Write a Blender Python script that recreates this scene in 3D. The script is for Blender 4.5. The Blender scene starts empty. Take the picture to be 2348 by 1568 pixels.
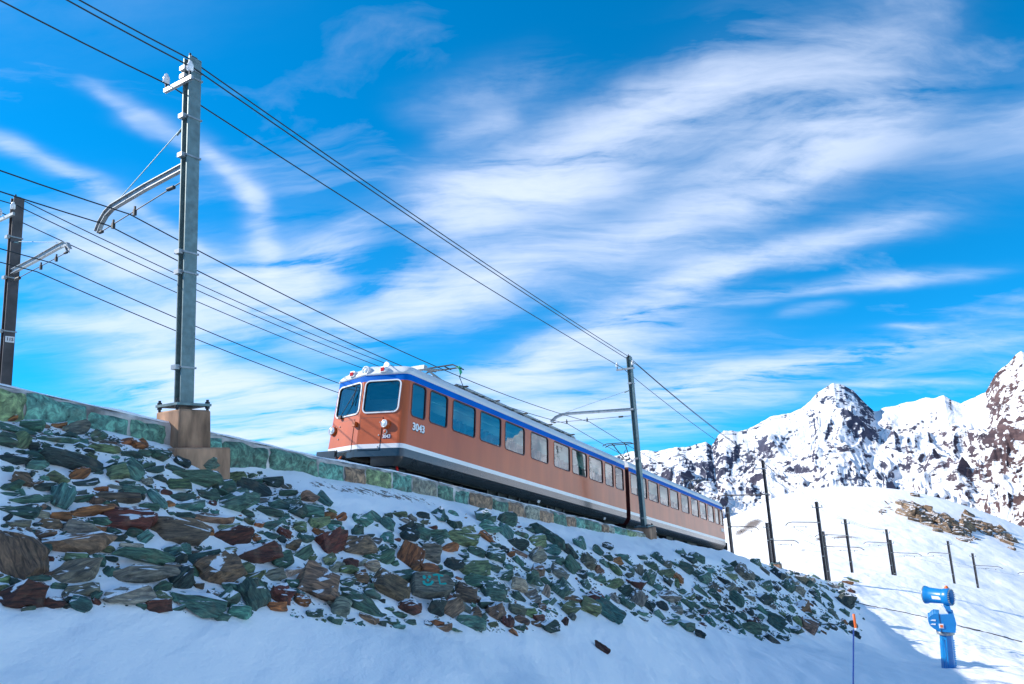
import bpy, bmesh, math, random
import numpy as np
from mathutils import Vector, Matrix, noise as mnoise

random.seed(7)
RNG = np.random.default_rng(11)
scene = bpy.context.scene
COL = scene.collection

# ------------------------------------------------------------------ camera
PW, PH, FPX = 2347.0, 1568.0, 1620.35
PITCH, ROLL = 0.1797, -0.0584
cF = np.array([0, math.cos(PITCH), math.sin(PITCH)])
cU0 = np.array([0, -math.sin(PITCH), math.cos(PITCH)])
cR0 = np.array([1.0, 0, 0])
cR = cR0 * math.cos(ROLL) + cU0 * math.sin(ROLL)
cU = -cR0 * math.sin(ROLL) + cU0 * math.cos(ROLL)
cam = bpy.data.cameras.new('camera')
cam.sensor_width = 36.0
cam.lens = 36.0 * FPX / PW
cam.clip_start = 0.1
cam.clip_end = 40000
cam_ob = bpy.data.objects.new('camera', cam)
COL.objects.link(cam_ob)
cam_ob.matrix_world = Matrix(((cR[0], cU[0], -cF[0], 0), (cR[1], cU[1], -cF[1], 0), (cR[2], cU[2], -cF[2], 0), (0, 0, 0, 1)))
scene.camera = cam_ob

# track frame: T_ along the track (away), N_ from the train towards the viewer's side
YAW = 0.5338
N_ = np.array([math.cos(YAW), -math.sin(YAW), 0])
T_ = np.array([math.sin(YAW), math.cos(YAW), 0])

# ------------------------------------------------------------------ sun, sky, exposure
SUNV = -0.44 * T_ - 1.0 * N_ + np.array([0, 0, 0.725])
SUNV = SUNV / np.linalg.norm(SUNV)
sun = bpy.data.lights.new('sun', 'SUN')
sun.energy = 2.15
sun.angle = math.radians(0.53)
sun.color = (1.0, 0.93, 0.84)
sun_ob = bpy.data.objects.new('sun', sun)
COL.objects.link(sun_ob)
sun_ob.rotation_euler = Vector(SUNV).to_track_quat('Z', 'Y').to_euler()

scene.view_settings.view_transform = 'Standard'
scene.view_settings.look = 'None'
scene.view_settings.exposure = 1.58
scene.view_settings.gamma = 1.0
scene.view_settings.use_curve_mapping = False

world = bpy.data.worlds.new('World')
scene.world = world
world.use_nodes = True
SKY_STRENGTH = 0.10


def ray(px, py):
    return cF + cR * ((px - PW / 2) / FPX) + cU * ((PH / 2 - py) / FPX)


def W_(s, p, z):
    return np.array([s * T_[0] - p * N_[0], s * T_[1] - p * N_[1], z])


def build_world():
    nt = world.node_tree
    nt.nodes.clear()
    L = nt.links.new

    def nd(kind, **kw):
        n = nt.nodes.new(kind)
        for k, v in kw.items():
            setattr(n, k, v)
        return n

    def mth(op, a, b=None, c=None, clamp=False):
        n = nd('ShaderNodeMath', operation=op, use_clamp=clamp)
        for i, v in enumerate((a, b, c)):
            if v is None:
                continue
            if isinstance(v, (int, float)):
                n.inputs[i].default_value = v
            else:
                L(v, n.inputs[i])
        return n.outputs[0]

    def vdot(vec, const):
        n = nd('ShaderNodeVectorMath', operation='DOT_PRODUCT')
        L(vec, n.inputs[0])
        n.inputs[1].default_value = const
        return n.outputs['Value']

    sky = nd('ShaderNodeTexSky', sky_type='NISHITA', sun_disc=False)
    sky.sun_elevation = math.asin(SUNV[2])
    sky.sun_rotation = math.atan2(SUNV[0], SUNV[1]) % (2 * math.pi)
    sky.altitude = 3000
    sky.air_density = 1.0
    sky.dust_density = 0.2
    sky.ozone_density = 2.5
    hs = nd('ShaderNodeHueSaturation')
    hs.inputs['Hue'].default_value = 0.485
    hs.inputs['Saturation'].default_value = 1.38
    hs.inputs['Value'].default_value = 1.0
    L(sky.outputs[0], hs.inputs['Color'])
    tc0 = nd('ShaderNodeTexCoord')
    # thin, dry air at 3000 m: the horizon keeps its blue
    lift = nd('ShaderNodeVectorMath', operation='ADD')
    L(tc0.outputs['Generated'], lift.inputs[0]); lift.inputs[1].default_value = (0, 0, 0.16)
    nrm_ = nd('ShaderNodeVectorMath', operation='NORMALIZE')
    L(lift.outputs[0], nrm_.inputs[0]); L(nrm_.outputs[0], sky.inputs[0])
    # graded photograph: a strong azure
    mul = nd('ShaderNodeMix', data_type='RGBA', blend_type='MULTIPLY')
    mul.inputs[0].default_value = 1.0
    L(hs.outputs[0], mul.inputs[6])
    mul.inputs[7].default_value = (0.28, 0.86, 0.93, 1)
    sky_c = mul.outputs[2]

    tc = nd('ShaderNodeTexCoord')
    d = tc.outputs['Generated']
    sx = nd('ShaderNodeSeparateXYZ')
    L(d, sx.inputs[0])
    den = mth('MAXIMUM', mth('ADD', sx.outputs[2], 0.20), 0.12)
    px = mth('DIVIDE', sx.outputs[0], den)
    py = mth('DIVIDE', sx.outputs[1], den)
    cmb = nd('ShaderNodeCombineXYZ')
    L(px, cmb.inputs[0]); L(py, cmb.inputs[1])
    P = cmb.outputs[0]

    # domain warp so that the bands get torn edges
    def noise_at(vec, scale, detail, rough, stretch=None, angle=0.0, dist=0.0, color=False):
        mp = nd('ShaderNodeMapping')
        mp.inputs['Rotation'].default_value = (0, 0, angle)
        if stretch:
            mp.inputs['Scale'].default_value = (stretch[0], stretch[1], 1)
        L(vec, mp.inputs[0])
        n = nd('ShaderNodeTexNoise', noise_dimensions='2D')
        n.inputs['Scale'].default_value = scale
        n.inputs['Detail'].default_value = detail
        n.inputs['Roughness'].default_value = rough
        n.inputs['Distortion'].default_value = dist
        L(mp.outputs[0], n.inputs[0])
        return n.outputs['Color' if color else 'Fac']

    wn = noise_at(P, 1.4, 5, 0.55, color=True)
    sub = nd('ShaderNodeVectorMath', operation='SUBTRACT')
    L(wn, sub.inputs[0]); sub.inputs[1].default_value = (0.5, 0.5, 0.5)
    scl = nd('ShaderNodeVectorMath', operation='SCALE')
    L(sub.outputs[0], scl.inputs[0]); scl.inputs['Scale'].default_value = 0.24
    addv = nd('ShaderNodeVectorMath', operation='ADD')
    L(P, addv.inputs[0]); L(scl.outputs[0], addv.inputs[1])
    flat = nd('ShaderNodeVectorMath', operation='MULTIPLY')
    L(addv.outputs[0], flat.inputs[0]); flat.inputs[1].default_value = (1, 1, 0)
    one = nd('ShaderNodeVectorMath', operation='ADD')
    L(flat.outputs[0], one.inputs[0]); one.inputs[1].default_value = (0, 0, 1)
    Q = one.outputs[0]

    def plane(px_, py_):
        v = ray(px_, py_)
        v = v / np.linalg.norm(v)
        dz = max(v[2] + 0.20, 0.12)
        return np.array([v[0] / dz, v[1] / dz])

    # cirrus bands on one high sheet: axis end points, half width, weight
    BANDS = [
        ((1010, 500), (1640, 180), 95, 1.35), ((1500, 290), (2130, 90), 130, 0.55), ((1000, 560), (1400, 370), 80, 0.6),
        ((1300, 600), (2080, 300), 85, 0.75), ((1700, 360), (2200, 230), 90, 0.45),
        ((900, 700), (1330, 560), 70, 0.7), ((700, 800), (1150, 640), 80, 0.75),
        ((1190, 860), (1650, 600), 60, 0.95), ((1560, 640), (2120, 490), 38, 0.65), ((1000, 930), (1560, 760), 60, 0.85),
        ((1660, 690), (2230, 620), 18, 0.55), ((1480, 910), (2280, 770), 34, 0.8), ((1150, 990), (1800, 860), 60, 0.8),
        ((0, 320), (280, 450), 28, 0.8), ((180, 180), (330, 275), 18, 0.35), ((290, 250), (460, 365), 26, 0.42), ((430, 320), (575, 500), 30, 0.45), ((540, 430), (620, 680), 34, 0.55), ((240, 430), (440, 580), 26, 0.4),
        ((60, 520), (420, 640), 95, 0.9), ((300, 700), (420, 950), 150, 1.3), ((0, 720), (260, 740), 24, 0.5),
        ((440, 640), (700, 700), 120, 1.2), ((520, 880), (780, 980), 80, 1.3), ((640, 640), (860, 520), 55, 0.55),
        ((980, 260), (1240, 150), 60, 0.35), ((1020, 330), (1160, 260), 40, 0.4), ((1900, 880), (2260, 880), 12, 0.4),
        ((1350, 1010), (1640, 960), 40, 0.5), ((520, 1010), (760, 1000), 40, 1.0), ((330, 860), (600, 900), 60, 0.5),
        ((0, 960), (520, 1000), 55, 0.7), ((300, 1040), (900, 1010), 45, 0.9), ((900, 1010), (1400, 960), 50, 0.7), ((2020, 750), (2160, 752), 10, 0.25), ((1780, 720), (1920, 700), 14, 0.2),
    ]
    tot = None
    specs = []
    for (a, b, wpx, wt) in BANDS:
        A = plane(*a); B = plane(*b)
        ax = B - A
        ln = np.linalg.norm(ax)
        ax = ax / ln
        mid = ((a[0] + b[0]) / 2, (a[1] + b[1]) / 2)
        ip = np.array([b[0] - a[0], b[1] - a[1]], float)
        ip = np.array([-ip[1], ip[0]]) / np.linalg.norm(ip)
        c1 = plane(mid[0] + ip[0] * wpx, mid[1] + ip[1] * wpx)
        c0 = plane(mid[0] - ip[0] * wpx, mid[1] - ip[1] * wpx)
        nrm = np.array([-ax[1], ax[0]])
        hw = max(abs((c1 - c0) @ nrm) / 2 * 0.8, 0.012)
        specs.append(((A + B) / 2, ax, nrm, ln * 0.52, hw, wt))
    # cirrus bands added out of view, to whiten and brighten the ambient light
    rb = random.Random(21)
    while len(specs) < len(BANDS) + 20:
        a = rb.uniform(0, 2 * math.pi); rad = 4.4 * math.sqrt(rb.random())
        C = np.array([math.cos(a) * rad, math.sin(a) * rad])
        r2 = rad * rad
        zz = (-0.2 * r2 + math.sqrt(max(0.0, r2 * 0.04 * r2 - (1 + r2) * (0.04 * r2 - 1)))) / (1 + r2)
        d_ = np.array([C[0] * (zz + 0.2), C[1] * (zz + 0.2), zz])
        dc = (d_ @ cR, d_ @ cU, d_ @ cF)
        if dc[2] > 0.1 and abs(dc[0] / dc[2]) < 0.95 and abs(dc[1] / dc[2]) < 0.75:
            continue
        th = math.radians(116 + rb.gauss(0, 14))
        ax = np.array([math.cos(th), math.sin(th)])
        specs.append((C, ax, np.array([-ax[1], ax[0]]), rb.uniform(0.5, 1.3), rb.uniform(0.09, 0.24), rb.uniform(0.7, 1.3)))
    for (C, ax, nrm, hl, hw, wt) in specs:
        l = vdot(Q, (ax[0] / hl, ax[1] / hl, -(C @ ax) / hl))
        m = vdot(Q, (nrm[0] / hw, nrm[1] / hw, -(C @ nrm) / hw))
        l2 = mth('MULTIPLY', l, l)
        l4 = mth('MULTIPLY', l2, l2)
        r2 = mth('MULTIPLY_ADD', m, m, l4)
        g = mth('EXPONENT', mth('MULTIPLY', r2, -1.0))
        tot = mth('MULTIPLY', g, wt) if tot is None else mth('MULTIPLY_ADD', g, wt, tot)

    ang = math.radians(120)
    fib1 = noise_at(Q, 4.6, 10, 0.64, stretch=(0.26, 1.0), angle=-math.radians(106) + math.pi, dist=0.3)
    fib2 = noise_at(Q, 4.6, 10, 0.64, stretch=(0.26, 1.0), angle=-math.radians(132) + math.pi, dist=0.3)
    bl = nd('ShaderNodeMapRange'); bl.inputs['From Min'].default_value = -0.5; bl.inputs['From Max'].default_value = 0.6
    L(px, bl.inputs['Value'])
    fib = mth('ADD', mth('MULTIPLY', fib2, bl.outputs[0]), mth('MULTIPLY', fib1, mth('SUBTRACT', 1.0, bl.outputs[0])))
    puf = noise_at(Q, 2.6, 10, 0.6, stretch=(0.5, 1.0), angle=-math.radians(114) + math.pi, dist=0.4)
    fine = noise_at(P, 9.0, 6, 0.6, stretch=(0.3, 1.0), angle=-ang + math.pi, dist=0.6)
    tex = mth('ADD', mth('MULTIPLY', fib, 0.5), mth('ADD', mth('MULTIPLY', puf, 0.4), mth('MULTIPLY', fine, 0.22)))
    # elsewhere the same cirrus, thin
    bg = mth('MULTIPLY', mth('SUBTRACT', puf, 0.53, clamp=True), 0.9)
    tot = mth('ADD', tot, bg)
    mod = nd('ShaderNodeMapRange')
    mod.inputs['From Min'].default_value = 0.44
    mod.inputs['From Max'].default_value = 0.66
    mod.inputs['To Min'].default_value = 0.05
    mod.inputs['To Max'].default_value = 1.6
    L(tex, mod.inputs['Value'])
    cov = mth('MULTIPLY', tot, mod.outputs[0])
    cov = mth('SUBTRACT', 1.0, mth('EXPONENT', mth('MULTIPLY', cov, -1.05)))
    # fade the sheet in the last degrees above the horizon
    cov = mth('MULTIPLY', cov, mth('MULTIPLY', mth('ADD', sx.outputs[2], 0.02), 14.0, clamp=True), clamp=True)
    cov = mth('MULTIPLY', cov, 0.92)
    mix = nd('ShaderNodeMix', data_type='RGBA')
    L(cov, mix.inputs[0])
    L(sky_c, mix.inputs[6])
    k = 1.0 / SKY_STRENGTH
    mix.inputs[7].default_value = (0.31 * k, 0.345 * k, 0.42 * k, 1)
    bgn = nd('ShaderNodeBackground')
    L(mix.outputs[2], bgn.inputs['Color'])
    bgn.inputs['Strength'].default_value = SKY_STRENGTH
    out = nd('ShaderNodeOutputWorld')
    L(bgn.outputs[0], out.inputs['Surface'])


build_world()


# ------------------------------------------------------------------ materials
def new_mat(name):
    m = bpy.data.materials.new(name)
    m.use_nodes = True
    nt = m.node_tree
    b = nt.nodes['Principled BSDF']
    return m, nt, b


def simple(name, col, rough=0.6, metal=0.0, var=0.25, scale=6.0, bump=0.0, coat=0.0, streak=None, spec=None, detail=5.0):
    """a plain material whose colour drifts with noise"""
    m, nt, b = new_mat(name)
    L = nt.links.new
    tc = nt.nodes.new('ShaderNodeTexCoord')
    mp = nt.nodes.new('ShaderNodeMapping')
    if streak:
        mp.inputs['Scale'].default_value = streak
    L(tc.outputs['Object'], mp.inputs[0])
    n = nt.nodes.new('ShaderNodeTexNoise')
    n.inputs['Scale'].default_value = scale
    n.inputs['Detail'].default_value = detail
    L(mp.outputs[0], n.inputs[0])
    r = nt.nodes.new('ShaderNodeValToRGB')
    lo = [c * (1 - var) for c in col]
    hi = [min(1, c * (1 + var)) for c in col]
    r.color_ramp.elements[0].position = 0.3
    r.color_ramp.elements[1].position = 0.7
    r.color_ramp.elements[0].color = (*lo, 1)
    r.color_ramp.elements[1].color = (*hi, 1)
    L(n.outputs['Fac'], r.inputs[0])
    L(r.outputs[0], b.inputs['Base Color'])
    b.inputs['Roughness'].default_value = rough
    b.inputs['Metallic'].default_value = metal
    if spec is not None:
        b.inputs['Specular IOR Level'].default_value = spec
    if coat:
        b.inputs['Coat Weight'].default_value = coat
        b.inputs['Coat Roughness'].default_value = 0.12
    if bump:
        bp = nt.nodes.new('ShaderNodeBump')
        bp.inputs['Strength'].default_value = bump
        bp.inputs['Distance'].default_value = 0.02
        L(n.outputs['Fac'], bp.inputs['Height'])
        L(bp.outputs[0], b.inputs['Normal'])
    return m


def snow_material():
    m, nt, b = new_mat('snow')
    L = nt.links.new
    geo = nt.nodes.new('ShaderNodeNewGeometry')
    # wind crust at three sizes
    hs = []
    for sc, st, ang, det in ((0.55, (1, 0.35, 1), 0.4, 3), (3.2, (1, 0.5, 1), 0.7, 6), (26.0, (1, 1, 1), 0, 3)):
        mp = nt.nodes.new('ShaderNodeMapping')
        mp.inputs['Scale'].default_value = st
        mp.inputs['Rotation'].default_value = (0, 0, ang)
        L(geo.outputs['Position'], mp.inputs[0])
        n = nt.nodes.new('ShaderNodeTexNoise')
        n.inputs['Scale'].default_value = sc
        n.inputs['Detail'].default_value = det
        L(mp.outputs[0], n.inputs[0])
        hs.append(n.outputs['Fac'])
    prev = None
    for h, d, s in zip(hs, (0.35, 0.07, 0.010), (0.6, 0.7, 0.6)):
        bp = nt.nodes.new('ShaderNodeBump')
        bp.inputs['Strength'].default_value = s
        bp.inputs['Distance'].default_value = d
        L(h, bp.inputs['Height'])
        if prev:
            L(prev, bp.inputs['Normal'])
        prev = bp.outputs[0]
    L(prev, b.inputs['Normal'])
    at = nt.nodes.new('ShaderNodeAttribute')
    at.attribute_name = 'soil'
    n = nt.nodes.new('ShaderNodeTexNoise')
    n.inputs['Scale'].default_value = 8.0
    n.inputs['Detail'].default_value = 8
    n.inputs['Roughness'].default_value = 0.68
    mp = nt.nodes.new('ShaderNodeMapping')
    mp.inputs['Rotation'].default_value = (0, 0, math.pi / 2 - YAW)
    mp.inputs['Scale'].default_value = (0.45, 1.0, 1.6)
    L(geo.outputs['Position'], mp.inputs[0]); L(mp.outputs[0], n.inputs[0])
    ad = nt.nodes.new('ShaderNodeMath'); ad.operation = 'ADD'
    L(at.outputs['Fac'], ad.inputs[0]); L(n.outputs['Fac'], ad.inputs[1])
    rp = nt.nodes.new('ShaderNodeValToRGB')
    rp.color_ramp.elements[0].position = 0.98; rp.color_ramp.elements[1].position = 1.0
    sc = nt.nodes.new('ShaderNodeMath'); sc.operation = 'MULTIPLY'; sc.inputs[1].default_value = 0.9
    L(ad.outputs[0], sc.inputs[0]); L(sc.outputs[0], rp.inputs[0])
    mx = nt.nodes.new('ShaderNodeMix'); mx.data_type = 'RGBA'
    mx.inputs[6].default_value = (0.93, 0.93, 0.94, 1)
    soil = nt.nodes.new('ShaderNodeValToRGB')
    soil.color_ramp.elements[0].color = (0.10, 0.075, 0.06, 1); soil.color_ramp.elements[1].color = (0.27, 0.22, 0.19, 1)
    n2 = nt.nodes.new('ShaderNodeTexNoise'); n2.inputs['Scale'].default_value = 30; n2.inputs['Detail'].default_value = 4
    L(geo.outputs['Position'], n2.inputs[0]); L(n2.outputs['Fac'], soil.inputs[0])
    L(rp.outputs[0], mx.inputs[0]); L(soil.outputs[0], mx.inputs[7])
    L(mx.outputs[2], b.inputs['Base Color'])
    b.inputs['Roughness'].default_value = 0.62
    b.inputs['Specular IOR Level'].default_value = 0.25
    return m


def rock_material(name='rock', snow_lim=0.62, fine=1.0):
    """schist: colour from the vertex attribute, layered grain in the stone's own frame, dusted with snow on flats"""
    m, nt, b = new_mat(name)
    L = nt.links.new
    ac = nt.nodes.new('ShaderNodeAttribute'); ac.attribute_name = 'rcol'
    av = nt.nodes.new('ShaderNodeAttribute'); av.attribute_name = 'rco'
    mp = nt.nodes.new('ShaderNodeMapping'); mp.inputs['Scale'].default_value = (2.2 * fine, 2.6 * fine, 13.0 * fine)
    L(av.outputs['Vector'], mp.inputs[0])
    n = nt.nodes.new('ShaderNodeTexNoise'); n.inputs['Scale'].default_value = 1.6; n.inputs['Detail'].default_value = 9; n.inputs['Roughness'].default_value = 0.65; n.inputs['Distortion'].default_value = 0.6
    L(mp.outputs[0], n.inputs[0])
    n2 = nt.nodes.new('ShaderNodeTexNoise'); n2.inputs['Scale'].default_value = 3.5 * fine; n2.inputs['Detail'].default_value = 6
    L(av.outputs['Vector'], n2.inputs[0])
    rp = nt.nodes.new('ShaderNodeValToRGB')
    e = rp.color_ramp.elements
    e[0].position = 0.32; e[0].color = (0.16, 0.17, 0.19, 1)
    e[1].position = 0.70; e[1].color = (2.5, 2.4, 2.15, 1)
    k = e.new(0.5); k.color = (0.95, 0.95, 0.95, 1)
    L(n.outputs['Fac'], rp.inputs[0])
    mx = nt.nodes.new('ShaderNodeMix'); mx.data_type = 'RGBA'; mx.blend_type = 'MULTIPLY'; mx.inputs[0].default_value = 1
    L(ac.outputs['Color'], mx.inputs[6]); L(rp.outputs[0], mx.inputs[7])
    # rust and lichen drifts
    rr = nt.nodes.new('ShaderNodeValToRGB')
    rr.color_ramp.elements[0].position = 0.56; rr.color_ramp.elements[1].position = 0.72
    rr.color_ramp.elements[0].color = (0, 0, 0, 1); rr.color_ramp.elements[1].color = (0.38, 0.38, 0.38, 1)
    L(n2.outputs['Fac'], rr.inputs[0])
    m2 = nt.nodes.new('ShaderNodeMix'); m2.data_type = 'RGBA'
    L(rr.outputs[0], m2.inputs[0]); L(mx.outputs[2], m2.inputs[6]); m2.inputs[7].default_value = (0.19, 0.14, 0.09, 1)
    # snow lying on the flatter tops
    g = nt.nodes.new('ShaderNodeNewGeometry')
    sp = nt.nodes.new('ShaderNodeSeparateXYZ'); L(g.outputs['Normal'], sp.inputs[0])
    n3 = nt.nodes.new('ShaderNodeTexNoise'); n3.inputs['Scale'].default_value = 7; n3.inputs['Detail'].default_value = 5
    L(g.outputs['Position'], n3.inputs[0])
    ad = nt.nodes.new('ShaderNodeMath'); ad.operation = 'MULTIPLY_ADD'; ad.inputs[1].default_value = 0.9
    L(n3.outputs['Fac'], ad.inputs[0]); L(sp.outputs[2], ad.inputs[2])
    sr = nt.nodes.new('ShaderNodeMapRange'); sr.inputs['From Min'].default_value = snow_lim + 0.55; sr.inputs['From Max'].default_value = snow_lim + 0.60
    L(ad.outputs[0], sr.inputs['Value'])
    m3 = nt.nodes.new('ShaderNodeMix'); m3.data_type = 'RGBA'
    L(sr.outputs[0], m3.inputs[0]); L(m2.outputs[2], m3.inputs[6]); m3.inputs[7].default_value = (0.86, 0.87, 0.9, 1)
    L(m3.outputs[2], b.inputs['Base Color'])
    b.inputs['Roughness'].default_value = 0.62
    bp = nt.nodes.new('ShaderNodeBump'); bp.inputs['Strength'].default_value = 0.75; bp.inputs['Distance'].default_value = 0.03
    L(n.outputs['Fac'], bp.inputs['Height']); L(bp.outputs[0], b.inputs['Normal'])
    return m


def glass_material():
    m, nt, b = new_mat('window_glass')
    L = nt.links.new
    nt.nodes.remove(b)
    lw = nt.nodes.new('ShaderNodeFresnel'); lw.inputs['IOR'].default_value = 2.5
    gl = nt.nodes.new('ShaderNodeBsdfGlossy'); gl.inputs['Roughness'].default_value = 0.015
    gl.inputs['Color'].default_value = (0.96, 0.98, 1, 1)
    tr = nt.nodes.new('ShaderNodeBsdfTransparent'); tr.inputs['Color'].default_value = (0.58, 0.84, 0.84, 1)
    # panes are never quite flat
    tc = nt.nodes.new('ShaderNodeTexCoord')
    n = nt.nodes.new('ShaderNodeTexNoise'); n.inputs['Scale'].default_value = 1.3
    L(tc.outputs['Object'], n.inputs[0])
    bp = nt.nodes.new('ShaderNodeBump'); bp.inputs['Strength'].default_value = 0.03; bp.inputs['Distance'].default_value = 0.1
    L(n.outputs['Fac'], bp.inputs['Height']); L(bp.outputs[0], gl.inputs['Normal'])
    mx = nt.nodes.new('ShaderNodeMixShader')
    L(lw.outputs[0], mx.inputs[0]); L(tr.outputs[0], mx.inputs[1]); L(gl.outputs[0], mx.inputs[2])
    L(mx.outputs[0], nt.nodes['Material Output'].inputs['Surface'])
    return m


def mountain_material():
    m, nt, b = new_mat('mountain_snow_and_rock')
    L = nt.links.new
    g = nt.nodes.new('ShaderNodeNewGeometry')
    sp = nt.nodes.new('ShaderNodeSeparateXYZ'); L(g.outputs['Normal'], sp.inputs[0])
    mp = nt.nodes.new('ShaderNodeMapping'); mp.inputs['Scale'].default_value = (0.024, 0.024, 0.05)
    L(g.outputs['Position'], mp.inputs[0])
    n = nt.nodes.new('ShaderNodeTexNoise'); n.inputs['Scale'].default_value = 1.0; n.inputs['Detail'].default_value = 10; n.inputs['Roughness'].default_value = 0.7
    L(mp.outputs[0], n.inputs[0])
    at = nt.nodes.new('ShaderNodeAttribute'); at.attribute_name = 'bare'
    a1 = nt.nodes.new('ShaderNodeMath'); a1.operation = 'MULTIPLY_ADD'; a1.inputs[1].default_value = 1.25
    nz_ = nt.nodes.new('ShaderNodeMath'); nz_.operation = 'MULTIPLY'; nz_.inputs[1].default_value = 0.8
    L(sp.outputs[2], nz_.inputs[0]); L(n.outputs['Fac'], a1.inputs[0]); L(nz_.outputs[0], a1.inputs[2])
    a2 = nt.nodes.new('ShaderNodeMath'); a2.operation = 'SUBTRACT'
    L(a1.outputs[0], a2.inputs[0]); L(at.outputs['Fac'], a2.inputs[1])
    rg = nt.nodes.new('ShaderNodeMapRange'); rg.inputs['From Min'].default_value = 1.06; rg.inputs['From Max'].default_value = 1.135
    L(a2.outputs[0], rg.inputs['Value'])
    n2 = nt.nodes.new('ShaderNodeTexNoise'); n2.inputs['Scale'].default_value = 0.004; n2.inputs['Detail'].default_value = 8; n2.inputs['Roughness'].default_value = 0.7
    mp2 = nt.nodes.new('ShaderNodeMapping'); mp2.inputs['Scale'].default_value = (1, 1, 4)
    L(g.outputs['Position'], mp2.inputs[0]); L(mp2.outputs[0], n2.inputs[0])
    rp = nt.nodes.new('ShaderNodeValToRGB')
    e = rp.color_ramp.elements
    e[0].position = 0.35; e[0].color = (0.05, 0.042, 0.05, 1)
    e[1].position = 0.65; e[1].color = (0.17, 0.12, 0.115, 1)
    L(n2.outputs['Fac'], rp.inputs[0])
    mx = nt.nodes.new('ShaderNodeMix'); mx.data_type = 'RGBA'
    # blue of shade tinted into the distant rock, warm brown schist on the nearer right
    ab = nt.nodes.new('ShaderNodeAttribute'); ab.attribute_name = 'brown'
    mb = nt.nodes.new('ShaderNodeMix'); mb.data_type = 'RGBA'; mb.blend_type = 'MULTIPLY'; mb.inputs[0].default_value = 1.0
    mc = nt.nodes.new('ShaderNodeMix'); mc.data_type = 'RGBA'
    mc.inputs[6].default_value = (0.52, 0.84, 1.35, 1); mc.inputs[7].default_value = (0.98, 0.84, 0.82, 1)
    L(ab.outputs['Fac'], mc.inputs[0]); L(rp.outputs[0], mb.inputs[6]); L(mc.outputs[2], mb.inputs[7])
    L(rg.outputs[0], mx.inputs[0]); L(mb.outputs[2], mx.inputs[6]); mx.inputs[7].default_value = (0.90, 0.90, 0.92, 1)
    L(mx.outputs[2], b.inputs['Base Color'])
    b.inputs['Roughness'].default_value = 0.8
    b.inputs['Specular IOR Level'].default_value = 0.1
    bp = nt.nodes.new('ShaderNodeBump'); bp.inputs['Strength'].default_value = 0.5; bp.inputs['Distance'].default_value = 35
    L(n.outputs['Fac'], bp.inputs['Height']); L(bp.outputs[0], b.inputs['Normal'])
    return m


M = {}
M['snow'] = snow_material()
M['rock'] = rock_material(snow_lim=0.72)
M['boulder'] = rock_material('boulder', snow_lim=1.15)
M['wall_stone'] = rock_material('wall_stone', snow_lim=0.7, fine=0.8)
M['mountain'] = mountain_material()
M['glass'] = glass_material()
M['orange'] = simple('orange_paint', (0.52, 0.105, 0.024), 0.34, 0, 0.15, 1.6, coat=0.3, streak=(1, 1, 0.22), spec=0.35)
M['blue'] = simple('blue_paint', (0.0, 0.12, 0.50), 0.5, 0, 0.08, 2, spec=0.03)
M['white'] = simple('white_paint', (0.80, 0.81, 0.82), 0.32, 0, 0.04, 2, coat=0.4)
M['skirt'] = simple('dark_skirt_paint', (0.030, 0.042, 0.050), 0.22, 0, 0.2, 2.5, coat=0.8)
M['roof'] = simple('roof_paint', (0.62, 0.65, 0.68), 0.42, 0, 0.10, 1.5, streak=(0.3, 1, 1))
M['rubber'] = simple('window_rubber', (0.075, 0.012, 0.012), 0.5, 0, 0.1, 10)
M['black'] = simple('black_rubber', (0.012, 0.013, 0.015), 0.55, 0, 0.2, 8)
M['under'] = simple('underframe_grime', (0.018, 0.022, 0.026), 0.6, 0, 0.4, 5)
M['inside'] = simple('cabin_lining', (0.70, 0.82, 0.80), 0.6, 0, 0.05, 2)
M['seatc'] = simple('seat_cloth', (0.05, 0.20, 0.24), 0.8, 0, 0.15, 20)
M['blind'] = simple('teal_blind', (0.10, 0.42, 0.40), 0.6, 0, 0.1, 5)
M['steel'] = simple('galvanised_steel', (0.145, 0.215, 0.225), 0.52, 0.35, 0.22, 9, bump=0.05)
M['steel_old'] = simple('weathered_brown_steel', (0.085, 0.075, 0.078), 0.6, 0.3, 0.35, 3, bump=0.05)
M['zinc'] = simple('bright_zinc', (0.30, 0.33, 0.35), 0.45, 0.5, 0.2, 10)
M['wire'] = simple('dark_cable', (0.018, 0.026, 0.034), 0.5, 0.4, 0.1, 5)
M['porcelain'] = simple('white_porcelain', (0.80, 0.80, 0.82), 0.2, 0, 0.03, 5)
M['concrete'] = simple('stained_concrete', (0.37, 0.215, 0.135), 0.85, 0, 0.62, 4.2, bump=0.5, streak=(1, 1, 0.3), detail=10)
M['mortar'] = simple('wall_mortar', (0.24, 0.185, 0.16), 0.9, 0, 0.4, 9, bump=0.4)
M['joint'] = simple('snow_filled_joint', (0.40, 0.38, 0.37), 0.8, 0, 0.75, 3.2, bump=0.4)
M['ballast'] = simple('track_ballast', (0.10, 0.095, 0.09), 0.9, 0, 0.5, 14, bump=0.6)
M['rail'] = simple('rail_steel', (0.12, 0.09, 0.07), 0.45, 0.7, 0.2, 8)
M['red_lens'] = simple('red_lens', (0.55, 0.012, 0.008), 0.15, 0, 0.1, 8)
M['amber_lens'] = simple('amber_lens', (0.75, 0.10, 0.015), 0.12, 0, 0.25, 30)
M['lamp_glass'] = simple('lamp_glass', (0.78, 0.82, 0.82), 0.08, 0.3, 0.10, 60)
M['orange_plastic'] = simple('orange_plastic', (0.80, 0.14, 0.02), 0.4, 0, 0.08, 4)
M['gun_blue'] = simple('snow_gun_blue', (0.004, 0.20, 0.52), 0.35, 0, 0.12, 3, coat=0.3)
M['pole_blue'] = simple('stake_blue', (0.012, 0.055, 0.26), 0.4, 0, 0.1, 3)
M['label_white'] = simple('white_plate', (0.8, 0.8, 0.82), 0.4, 0, 0.03, 4)
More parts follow.
